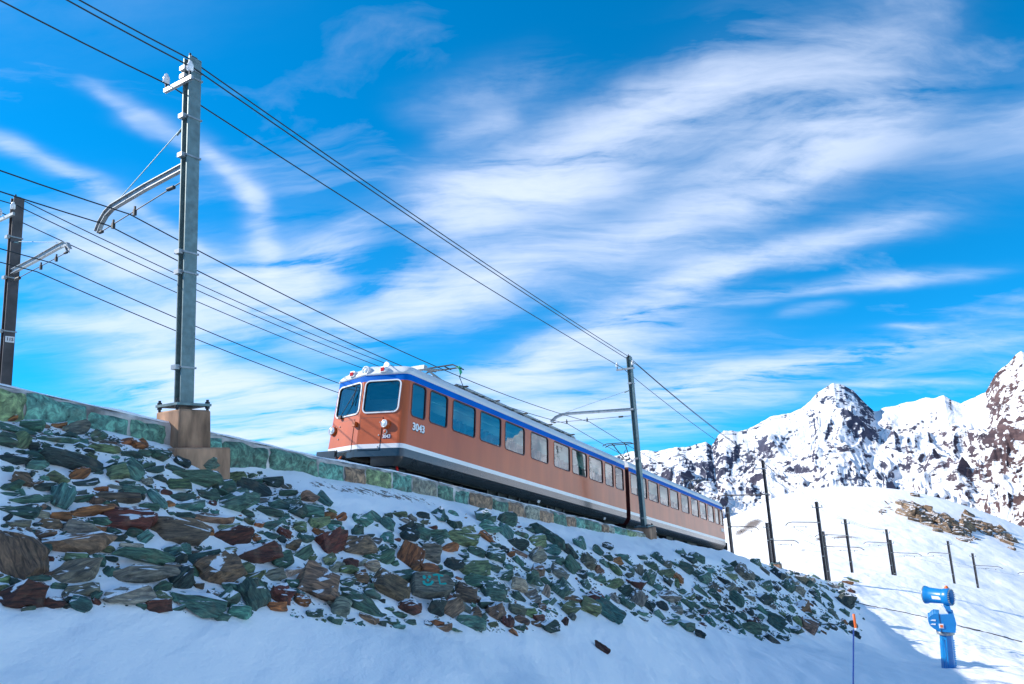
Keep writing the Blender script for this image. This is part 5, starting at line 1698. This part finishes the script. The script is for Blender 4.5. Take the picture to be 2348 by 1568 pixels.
def build_mast(name, s, p, zb, h, label, side=1, arm_z=None, reach=2.5, near=True, mat='steel', footing=None, w=0.24, d=0.17, arm_pts=None, group=None, cross=True, clamps=()):
    """side=+1: the arm reaches over the track away from the viewer (+y), -1: towards the viewer"""
    t = empty(name)
    mast_frame(t, s, p, zb)
    tag(t, label, 'mast', group)
    po = MB(); h_beam(po, w, d, h); po.build('post', M[mat], t)
    if footing:
        for i, (cx, cy, cz, sx, sy, sz, tp) in enumerate(footing):
            f = MB(); f.box((cx, cy, cz), (sx, sy, sz), 0, taper=tp)
            me = f.mesh('footing', M['concrete'])
            bm = bmesh.new(); bm.from_mesh(me); bmesh.ops.bevel(bm, geom=bm.edges[:], offset=0.025, segments=1, affect='EDGES'); bm.to_mesh(me); bm.free()
            o = bpy.data.objects.new('footing', me); COL.objects.link(o); o.parent = t
        bp = MB(); bp.box((0, 0, -0.02), (0.62, 0.56, 0.04)); bo = bp.build('base_plate', M['steel'], t)
        for x in (-0.27, 0.27):
            for y in (-0.23, 0.23):
                b = MB(); b.lathe([(-0.11, 0.022), (0.07, 0.022)], (x, y, 0), (0, 0, 1), 8); b.lathe([(0.0, 0.04), (0.035, 0.04)], (x, y, 0), (0, 0, 1), 6); b.lathe([(-0.075, 0.04), (-0.042, 0.04)], (x, y, 0), (0, 0, 1), 6)
                b.build('bolt', M['under'], bo)
    sg = side
    if arm_pts is None and arm_z is not None:
        arm_pts = [(sg * 0.1, arm_z), (sg * (reach * 0.84), arm_z + 0.04), (sg * reach * 0.93, arm_z), (sg * reach, arm_z - 0.2)]
    if arm_pts:
        a = MB()
        pts = [(-0.06, y, z) for y, z in arm_pts]
        if near:
            # rolled channel: two flanges and a web following the curve
            for off, hw in ((0.055, 0.04), (-0.055, 0.04)):
                for i in range(len(pts) - 1):
                    q0, q1 = Vector(pts[i]), Vector(pts[i + 1])
                    dv = (q1 - q0).normalized(); nv = Vector((0, -dv.z, dv.y)) * (1 if sg > 0 else -1)
                    if nv.z < 0: nv = -nv
                    c = (q0 + q1) / 2 + nv * off
                    L_ = (q1 - q0).length + 0.03
                    ang = math.atan2(dv.z, dv.y)
                    a.box(c, (hw * 2, L_, 0.014), 0, rot=Matrix.Rotation(ang, 3, 'X'))
                    if off > 0: a.box((q0 + q1) / 2, (0.012, L_, 0.10), 0, rot=Matrix.Rotation(ang, 3, 'X'))
        else:
            a.tube(pts, 0.045, 6)
        a.build('bracket_arm', M['zinc'] if near else M[mat], t)
        rz = arm_pts[0][1]; ty, tz = arm_pts[-1]
        # registration line with two clamps and a strain insulator
        rg = MB(); y0, z0 = sg * 0.12, rz - 0.26; y1, z1 = ty * 0.97, tz - 0.04
        rg.tube([(-0.06, y0, z0), (-0.06, y1, z1)], 0.010, 5)
        f0, f1 = 0.55, 0.82
        for f in (f0, f1):
            yy, zz = y0 + (y1 - y0) * f, z0 + (z1 - z0) * f
            rg.box((-0.06, yy, zz - 0.03), (0.05, 0.05, 0.11)); rg.box((-0.06, yy, zz + 0.05), (0.03, 0.03, 0.08))
        yy, zz = y0 + (y1 - y0) * 0.12, z0 + (z1 - z0) * 0.12
        rg.tube([(-0.06, yy - sg * 0.08, zz), (-0.06, yy + sg * 0.1, zz)], 0.035, 8); rg.tube([(-0.06, y1 - sg * 0.1, z1), (-0.06, y1, z1)], 0.03, 8)
        rg.build('registration_line', M['under'], t)
        if near:
            # stay from higher up the post
            sy = MB(); zt = rz + 0.78; f = arm_pts[-2] if len(arm_pts) > 2 else arm_pts[-1]
            sy.tube([(-0.06, sg * 0.1, zt), (-0.06, f[0], f[1] + 0.06)], 0.008, 5); sy.tube([(-0.06, sg * 0.12, zt - 0.02), (-0.06, sg * 0.30, zt - (zt - f[1]) * 0.10)], 0.022, 6)
            sy.build('stay_wire', M['steel'], t)
    if cross:
        # short cross arm with two pin insulators below the top
        zc = h - 0.50
        ca = MB(); ca.box((-w / 2 - 0.05, 0.14, zc), (0.05, 0.78, 0.07)); ca.box((-w / 2 - 0.03, 0.14, zc - 0.03), (0.02, 0.78, 0.02))
        co = ca.build('cross_arm', M['zinc'], t)
        for y in (-0.20, 0.48):
            insulator(co, -w / 2 - 0.06, y, zc + 0.12)
        tp = MB(); tp.lathe([(0, 0.02), (0.10, 0.02)], (-0.05, 0.0, h), (0, 0, 1), 8); tp.box((0.0, 0.0, h + 0.02), (0.12, 0.10, 0.05)); tp.build('wire_clamp', M['under'], t)
    for z in clamps: clamp_part(t, z, w, d)
    return t


FOOT1 = [(-0.01, -0.02, -0.42, 0.58, 0.64, 0.62, 0.97), (-0.05, -0.14, -1.13, 0.98, 0.96, 0.80, 1.0)]
G1 = 'steel masts on the near side of the railway'
G2 = 'steel masts on the far side of the railway'
m1 = build_mast('catenary_mast', 7.10, 10.45, 1.36, 6.15, 'tall grey steel mast on a two step brown concrete footing, left of the train', 1, clamps=(0.60, 2.2, 2.55, 4.28, 5.0, 5.75, 5.9),
                arm_pts=[(0.12, 4.12), (1.2, 4.04), (1.74, 3.98), (2.25, 3.92), (2.44, 3.84), (2.60, 3.70), (2.70, 3.55)], footing=FOOT1)
FOOT2 = [(0.02, 0, -0.42, 0.72, 0.72, 0.7, 0.97)]
m2 = build_mast('catenary_mast', 26.98, 10.45, -2.41, 6.70, 'grey steel mast on a brown concrete block in front of the second car', 1, clamps=(0.3, 2.6, 4.55, 5.6),
                arm_pts=[(0.12, 4.56), (1.5, 4.60), (2.9, 4.64), (3.25, 4.62), (3.5, 4.54), (3.75, 4.36)], footing=FOOT2)
m3 = build_mast('catenary_mast', 49.59, 10.45, -6.87, 6.55, 'dark steel mast on an orange lit footing beyond the train, above the stone slope', 1, arm_z=4.35, reach=3.3, near=False, footing=FOOT2, clamps=(1.5, 4.4), mat='steel_old')
fL = build_mast('catenary_mast', 8.27, 19.2, 1.05, 6.45, 'brown steel mast at the left edge behind the stone wall', -1, clamps=(3.0, 4.35, 5.4),
                arm_pts=[(-0.12, 4.50), (-1.2, 4.58), (-2.2, 4.68), (-2.45, 4.69), (-2.62, 4.64), (-2.72, 4.5)], mat='steel_old')
# the number plate on the left mast
_pl = MB(); _pl.box((0, -0.105, 2.8), (0.2, 0.01, 0.15)); _plo = _pl.build('number_plate', M['label_white'], fL)
_t = text_obj('115', 0.11, M['black'], 0.002, 0.002); _t.name = 'plate_number'; _t.parent = _plo
_t.matrix_basis = Matrix.Translation((0, -0.113, 2.80)) @ Matrix.Rotation(math.pi / 2, 4, 'X')


def far_mast(px, ytop, dist, side, label, reach=3.0, h=6.6, arm_dz=1.95, w=0.30, group=None):
    P = at_k(px, ytop, dist)
    t = empty('catenary_mast')
    # the line bends right here: turn the frame a little with distance
    th = YAW + 0.10 + max(0, dist - 70) * 0.006
    tt = np.array([math.sin(th), math.cos(th), 0]); nn = np.array([math.cos(th), -math.sin(th), 0])
    t.matrix_world = Matrix(((tt[0], -nn[0], 0, 0), (tt[1], -nn[1], 0, 0), (0, 0, 1, 0), (0, 0, 0, 1)))
    t.location = (P[0], P[1], P[2] - h)
    tag(t, label, 'mast', group)
    hb = h + 3.0
    po = MB(); h_beam(po, w, 0.26, hb, z0=-3.0); po.build('post', M['steel_old'], t)
    a = MB(); z = h - arm_dz; sg = side
    a.tube([(0, sg * 0.1, z), (0, sg * reach * 0.8, z + 0.03), (0, sg * reach * 0.92, z - 0.05), (0, sg * reach, z - 0.28)], 0.05, 6); a.build('bracket_arm', M['steel_old'], t)
    r = MB(); r.tube([(0, sg * 1.0, z - 0.42), (0, sg * reach * 0.85, z - 0.36)], 0.018, 5)
    for f in (0.4, 0.75): r.box((0, sg * reach * f, z - 0.46), (0.06, 0.06, 0.16))
    r.build('registration_line', M['under'], t)
    c = MB(); c.box((0, 0, h - 0.55), (0.06, 1.0, 0.08)); c.lathe([(0, 0.05), (0.2, 0.05)], (0, -0.45, h - 0.5), (0, 0, 1), 8); c.lathe([(0, 0.05), (0.2, 0.05)], (0, 0.45, h - 0.5), (0, 0, 1), 8); c.build('cross_arm', M['zinc'], t)
    for zz in (1.5, h - arm_dz): clamp_part(t, zz, w, 0.26)
    return t, P


FAR = [(1871, 1150, 70.9, 1, 'dark steel mast standing third beyond the train, arm pointing left', 3.2, 6.6),
       (1936.5, 1190, 91, 1, 'thin steel mast on the snow, its left arm crossing behind the neighbour', 4.0, 6.6),
       (2031, 1213, 108, 1, 'steel mast left half of the close pair before the hill, arm left', 3.6, 6.6),
       (2172, 1240, 118, 1, 'steel mast on the ridge above the snow gun, arm to the left', 3.4, 6.6),
       (1667, 1163, 75, -1, 'steel mast right behind the tail of the train', 3.0, 6.6),
       (1757, 1198, 84, -1, 'slim mast beside the dark mast with the orange footing', 3.4, 6.6),
       (1886.5, 1218, 98, -1, 'slim mast touching the thick mast on its right side', 5.0, 6.6),
       (2040.5, 1237, 116, -1, 'steel mast right half of the close pair before the hill, arm right', 4.4, 6.6),
       (2228.5, 1268, 124, -1, 'rightmost steel mast on the snow ridge, arm pointing right', 4.2, 6.6),
       (2392, 1290, 130, 1, 'steel mast beyond the right edge whose arm reaches into view', 4.4, 6.6)]
far_P = []
for (px, yt, dist, sd, lab, rc, hh) in FAR:
    _, P = far_mast(px, yt, dist, sd, lab, rc, hh, group=G1 if sd > 0 else G2)
    far_P.append((P, sd))
for m in (m1, m2, m3): m['group'] = G1
fL['group'] = G2


# ------------------------------------------------------------------ overhead wires
def wire(pts, sags, r, label, group):
    path = []
    for i in range(len(pts) - 1):
        a, b = np.array(pts[i], float), np.array(pts[i + 1], float)
        n = 26
        for k in range(n + (1 if i == len(pts) - 2 else 0)):
            t = k / n
            q = a * (1 - t) + b * t
            q[2] -= sags[i] * 4 * t * (1 - t)
            path.append(q)
    mb = MB(); mb.tube(path, r, 5)
    o = mb.build('overhead_wire', M['wire'])
    tag(o, label, 'wire', group)
    return o


GA, GB = 'feeder wires on the mast tops', 'contact wires over the tracks'
m4P, m5P, m6P = far_P[0][0], far_P[1][0], far_P[2][0]
for p1, dz1, p2, dz2, z0, dp3, lab, sg0 in ((10.45, 7.50, 10.45, 4.30, 11.35, 0.0, 'topmost dark cable running over the tops of the near masts', 0.95),
                                  (10.25, 7.22, 10.1, 3.90, 11.1, -0.35, 'cable on the right hand insulators of the near masts', 0.9),
                                  (10.93, 7.13, 10.75, 3.86, 10.95, 0.35, 'cable on the left hand insulators of the near masts', 0.9)):
    wire([W_(-12.9, p1, z0), W_(7.0, p1, dz1), W_(26.9, p2, dz2), W_(49.5, p2, -0.35 - (0 if dp3 == 0 else 0.35)), m4P + np.array([0, 0, 0.05]) + N_ * (-dp3), m5P - N_ * dp3, m6P - N_ * dp3], [sg0, 0.12, 0.25, 0.3, 0.4, 0.4], 0.0135, lab, GA)
for p1, z1, p2, z2, z0, sg0, lab in ((12.10, 5.00, 12.40, 1.80, 8.75, 0.75, 'near contact wire on the first clamp of the mast arm'), (12.77, 4.94, 13.41, 1.80, 8.70, 0.75, 'near contact wire on the outer clamp of the mast arm')):
    wire([W_(-12.9, p1, z0), W_(7.04, p1, z1), W_(26.92, p2, z2), W_(49.5, p2, z2 - 4.45), W_(69.5, p2 + 0.1, z2 - 8.4), W_(92, p2 - 0.5, z2 - 12.9)], [sg0, 0.42, 0.3, 0.3, 0.3], 0.0125, lab, GB)
for p1, z1, lab in ((17.15, 5.37, 'far contact wire nearer the viewer, passing the left edge mast arm'), (17.85, 5.30, 'far contact wire next to the left edge mast')):
    wire([W_(-11.7, p1, z1 + 3.8), W_(8.2, p1, z1), W_(28.2, p1, z1 - 3.75), W_(50, p1, z1 - 7.9), W_(72, p1, z1 - 12.1)], [0.6, 0.42, 0.3, 0.3], 0.0135, lab, GB)
for p1, z1, lab in ((19.2, 7.56, 'cable over the top of the left edge mast'), (19.0, 7.25, 'cable on the near insulator of the left edge mast'), (19.68, 7.2, 'cable on the far insulator of the left edge mast')):
    wire([W_(-11.7, p1, z1 + 3.8), W_(8.15, p1, z1), W_(28.2, p1, z1 - 3.75), W_(50, p1, z1 - 7.9), far_P[4][0], far_P[5][0], far_P[6][0]], [0.8, 0.35, 0.3, 0.3, 0.3, 0.3], 0.014, lab, GA)
for i, lab in ((0, 'faint cable between the near masts on the snow field'), (4, 'faint cable between the far masts on the snow field')):
    ids = (0, 1, 2, 3, 9) if i == 0 else (4, 5, 6, 7, 8)
    wire([far_P[j][0] + np.array([0, 0, -2.4]) + N_ * (2.0 if i else -2.0) for j in ids], [0.5] * 4, 0.012, lab, GB)


# ------------------------------------------------------------------ snow gun
def build_gun():
    B = hit_ground(2175, 1531)
    if B is None: B = at_k(2175, 1531, 39)
    k = B[1]
    u = 0.1406 * k / FPX * 0.935
    g = empty('snow_gun', B)
    th = math.atan2(B[0], B[1])
    # x to the viewer's right, y away, z up
    g.rotation_euler = (0, 0, -th)
    tag(g, 'blue snow gun with a fan barrel on a blue post in the sunny snow', 'snow gun')
    X = lambda px, py=None: (px - 690 + (0.154 * (1395 - py) if py is not None else 0)) * u
    Z = lambda py: (1395 - py) * u
    po = MB()
    po.lathe([(-1.0, 108 * u), (0, 106 * u), (Z(880), 96 * u)], (X(692, 1395), 0, 0), (X(646, 880) - X(692, 1395), 0, Z(880)), 8, smooth=False)
    po.build('post', M['gun_blue'], g)
    ld = MB()
    ld.tube([(X(620, 920), -0.36, Z(920)), (X(650, 1360), -0.40, Z(1360))], 0.02, 6)
    ld.box((X(605, 960), -0.36, Z(960)), (0.05, 0.06, 0.24))
    for i in range(12): ld.box((X(745 + i * 3.2, 930 + i * 34), -0.30, Z(930 + i * 34)), (0.05, 0.03, 0.03))
    ld.build('ladder_rungs', M['gun_blue'], g)
    co = MB(); co.lathe([(0, 128 * u), (14 * u, 131 * u), (58 * u, 131 * u), (62 * u, 118 * u)], (X(640, 870), 0, Z(870)), (0, 0, 1), 16); co.build('collar', M['zinc'], g)
    # cabinet: rounded bow on the left, straight right side
    cb = [(380, 590), (385, 650), (410, 710), (455, 750), (515, 785), (520, 800), (770, 806), (778, 660), (740, 525), (720, 520), (545, 535), (470, 525), (435, 545), (425, 572)]
    m = MB(); m.prism([(X(a, b), Z(b)) for a, b in cb], -0.34, 0.34, 1)
    me = m.mesh('cabinet', M['gun_blue']); bm = bmesh.new(); bm.from_mesh(me); bmesh.ops.bevel(bm, geom=bm.edges[:], offset=0.03, segments=2, affect='EDGES'); bm.to_mesh(me); bm.free()
    cbo = bpy.data.objects.new('cabinet', me); COL.objects.link(cbo); cbo.parent = g
    for py in (628, 690):
        v = MB(); v.prism([(X(415, py + 4), Z(py + 4)), (X(440, py - 12), Z(py - 12)), (X(490, py - 14), Z(py - 14)), (X(490, py + 10), Z(py + 10))], -0.352, -0.338, 1); v.build('vent', M['label_white'], cbo)
    s_ = MB(); s_.box((X(570, 710), -0.35, Z(710)), (0.12, 0.02, 0.12)); s_.build('sticker', M['label_white'], cbo)
    s2 = MB(); s2.box((X(574, 712), -0.364, Z(712)), (0.07, 0.008, 0.07)); s2.build('sticker_emblem', M['orange_plastic'], cbo)
    sm = MB(); sm.box((X(553, 660), -0.345, Z(660)), (0.012, 0.012, 0.55)); sm.build('seam', M['under'], cbo)
    # yoke arm bending back and the pale bracket plate
    y = MB(); y.prism([(X(600, 420), Z(420)), (X(690, 420), Z(420)), (X(720, 520), Z(520)), (X(768, 640), Z(640)), (X(720, 640), Z(640)), (X(690, 560), Z(560))], -0.14, 0.14, 1); y.build('yoke', M['gun_blue'], g)
    b = MB(); b.prism([(X(535, 430), Z(430)), (X(580, 430), Z(430)), (X(665, 552), Z(552)), (X(542, 552), Z(552))], -0.24, -0.18, 1); b.tube([(X(560, 385), -0.26, Z(385)), (X(620, 470), -0.26, Z(470)), (X(690, 565), -0.26, Z(565))], 0.02, 6); b.build('bracket_plate', M['label_white'], g)
    # the barrel: axis mostly across the view, its outlet turned a little to the viewer
    ax = Vector((1, -0.42, -0.01)).normalized()
    c0 = Vector((X(375, 285), 0.22, Z(285)))
    Lb = (X(715) - X(395)) / ax.x
    R_ = 128 * u
    br = MB()
    br.lathe([(-0.06, R_ * 1.10), (-0.02, R_ * 1.10), (0.05, R_ * 0.98), (0.12, R_ * 0.95), (Lb * 0.66, R_ * 0.90), (Lb * 0.74, R_ * 0.98), (Lb * 0.83, R_ * 1.06), (Lb, R_ * 1.06), (Lb + 0.02, R_ * 1.02), (Lb + 0.02, R_ * 0.90), (Lb * 0.8, R_ * 0.84), (Lb * 0.3, R_ * 0.80)], c0, ax, 36, cap=False)
    bro = br.build('barrel', M['gun_blue'], g)
    rim = MB(); rim.lathe([(-0.075, R_ * 0.98), (-0.075, R_ * 1.12), (-0.05, R_ * 1.125), (-0.045, R_ * 1.1)], c0, ax, 36, cap=False); rim.build('intake_rim', M['zinc'], bro)
    for i in range(24):
        nr = MB()
        a = 2 * math.pi * i / 24
        e1 = ax.cross(Vector((0, 0, 1))).normalized(); e2 = ax.cross(e1)
        q = c0 + ax * (Lb + 0.02) + (e1 * math.cos(a) + e2 * math.sin(a)) * R_ * 0.96
        nr.lathe([(0, 0.018), (0.03, 0.014)], q, ax, 6)
        nr.build('nozzle', M['zinc'], bro)
    fn = MB()
    e1 = ax.cross(Vector((0, 0, 1))).normalized(); e2 = ax.cross(e1)
    fc = c0 + ax * (Lb * 0.45)
    fn.lathe([(-0.15, 0.1), (0.1, 0.13), (0.2, 0.02)], fc, ax, 14)
    for i in range(9):
        a = 2 * math.pi * i / 9; a2 = a + 0.35
        d1 = e1 * math.cos(a) + e2 * math.sin(a); d2 = e1 * math.cos(a2) + e2 * math.sin(a2)
        fn.add([fc + d1 * 0.1, fc + d1 * R_ * 0.78, fc + d2 * R_ * 0.78 + ax * 0.1, fc + d2 * 0.1 + ax * 0.1], [(0, 1, 2, 3)])
    fn.build('fan', M['under'], bro)
    st = MB()
    side = (ax.cross(Vector((0, 0, 1)))).normalized()
    def shell(t, a): return c0 + ax * t + (side * math.cos(a) + Vector((0, 0, 1)) * math.sin(a)) * (R_ * 0.935)
    pts = []
    for t in np.linspace(0.12, 0.48, 5):
        for a in np.linspace(-0.32, 0.12, 6): pts.append(shell(t, a) if (t < 0.4 or a < 0) else shell(0.4, a))
    st.add(pts, [tuple(int(v) for v in f) for f in grid_faces(5, 6)], 0); st.build('logo_patch', M['label_white'], bro)
    lm = MB(); lm.lathe([(0, 0.06), (0.06, 0.06), (0.12, 0.03)], (X(648, 182), 0.05, Z(182)), (0, 0, 1), 10); lm.build('beacon', M['orange_plastic'], bro)
    return B


GUN_B = build_gun()


# ------------------------------------------------------------------ stake, cables, outcrops
def build_stake():
    T0 = at_k(1956.5, 1407, 15.5)
    s, p = sp_of(T0)
    zb = float(ground(s, p)) - 0.3
    st = tag(empty('marker_stake', (T0[0], T0[1], zb)), 'thin blue stake with an orange tip in the shaded snow', 'stake')
    h = T0[2] - zb
    lean = -0.15
    a = MB(); a.tube([(lean * h, 0, 0), (lean * 0.3, 0, h - 0.3)], 0.017, 8); a.build('pole', M['pole_blue'], st)
    b = MB(); b.tube([(0.003, 0, h - 0.275), (0, 0, h - 0.01), (0, 0, h)], [0.026, 0.026, 0.012], 10); b.build('reflector_tip', M['orange_plastic'], st)
    c = MB(); c.tube([(0.003, 0, h - 0.31), (0.003, 0, h - 0.272)], 0.024, 10); c.build('white_band', M['label_white'], st)


build_stake()


def build_cable(pxs, r, label):
    pts = []
    for i in range(len(pxs) - 1):
        for t in np.linspace(0, 1, 14)[:-1]:
            x = pxs[i][0] * (1 - t) + pxs[i + 1][0] * t; y = pxs[i][1] * (1 - t) + pxs[i + 1][1] * t
            P = hit_ground(x, y)
            if P is not None and P[1] < 100: pts.append(P + np.array([0, 0, r * 0.6]))
    if len(pts) < 4: return
    # smooth in depth
    A = np.array(pts)
    for _ in range(6): A[1:-1] = 0.25 * A[:-2] + 0.5 * A[1:-1] + 0.25 * A[2:]
    for q in A:
        s, p = sp_of(q); q[2] = float(ground(s, p)) + r * 0.6
    mb = MB(); mb.tube([tuple(q) for q in A], r, 6)
    tag(mb.build('cable', M['under']), label, 'cable')


build_cable([(1965, 1383), (2010, 1393), (2070, 1404), (2128, 1417)], 0.035, 'dark cable on the snow left of the snow gun')
build_cable([(2190, 1434), (2240, 1446), (2300, 1461), (2346, 1474)], 0.045, 'dark cable on the snow right of the snow gun')


def build_outcrop(px, py, wpx, hpx, n, label, seed, slope=-0.35):
    """a broken brown ledge: a pile of layered slabs standing out of the hill"""
    c = hill_at(px, py)
    k = c[1] / FPX * 1.03
    o = tag(empty('rock_outcrop', tuple(c)), label, 'rock outcrop')
    r = random.Random(seed)
    for i in range(n):
        t = (i + 0.5) / n
        x = px + (t - 0.5) * wpx + r.uniform(-0.04, 0.04) * wpx; y = py + (t - 0.5) * wpx * (-slope) + r.gauss(0, 0.17) * hpx
        q = hill_at(x, y)
        w = wpx * k * r.uniform(0.12, 0.32); h = hpx * k * r.uniform(0.22, 0.6)
        vs, fs = rock_shape(seed * 50 + i, w, h, w * 0.5, 2)
        R = rock_frame(np.array(q), math.degrees(math.atan(slope)) + r.gauss(0, 22), 0.3, r)
        V = vs @ R.T + np.array(q) - np.array(c) + np.array([0, 0, 0.05 * h])
        col = np.tile(np.array((0.165, 0.105, 0.060)) * r.uniform(0.6, 1.25), (len(V), 1))
        rco = np.stack([vs[:, 0], vs[:, 2], vs[:, 1]], 1) * 0.16 + r.uniform(0, 30)
        np_mesh('ledge', V, fs, M['rock'], False, {'rcol': col, 'rco': rco}, o)


build_outcrop(2146, 1198, 150, 62, 64, 'largest brown rock ledge breaking through the snow hill', 3, -0.42)
build_outcrop(2262, 1216, 112, 42, 44, 'long brown ledge on the hill right of the largest one', 4, -0.46)
build_outcrop(2030, 1166, 28, 30, 11, 'small brown rock tuft on the hill above the masts', 5, 0.9)
build_outcrop(2222, 1236, 44, 24, 10, 'low brown rock under the long ledge on the hill', 6, -0.45)

scene.cycles.max_bounces = 8
scene.cycles.diffuse_bounces = 3
scene.cycles.glossy_bounces = 4
scene.cycles.transparent_max_bounces = 12
scene.cycles.use_denoising = True
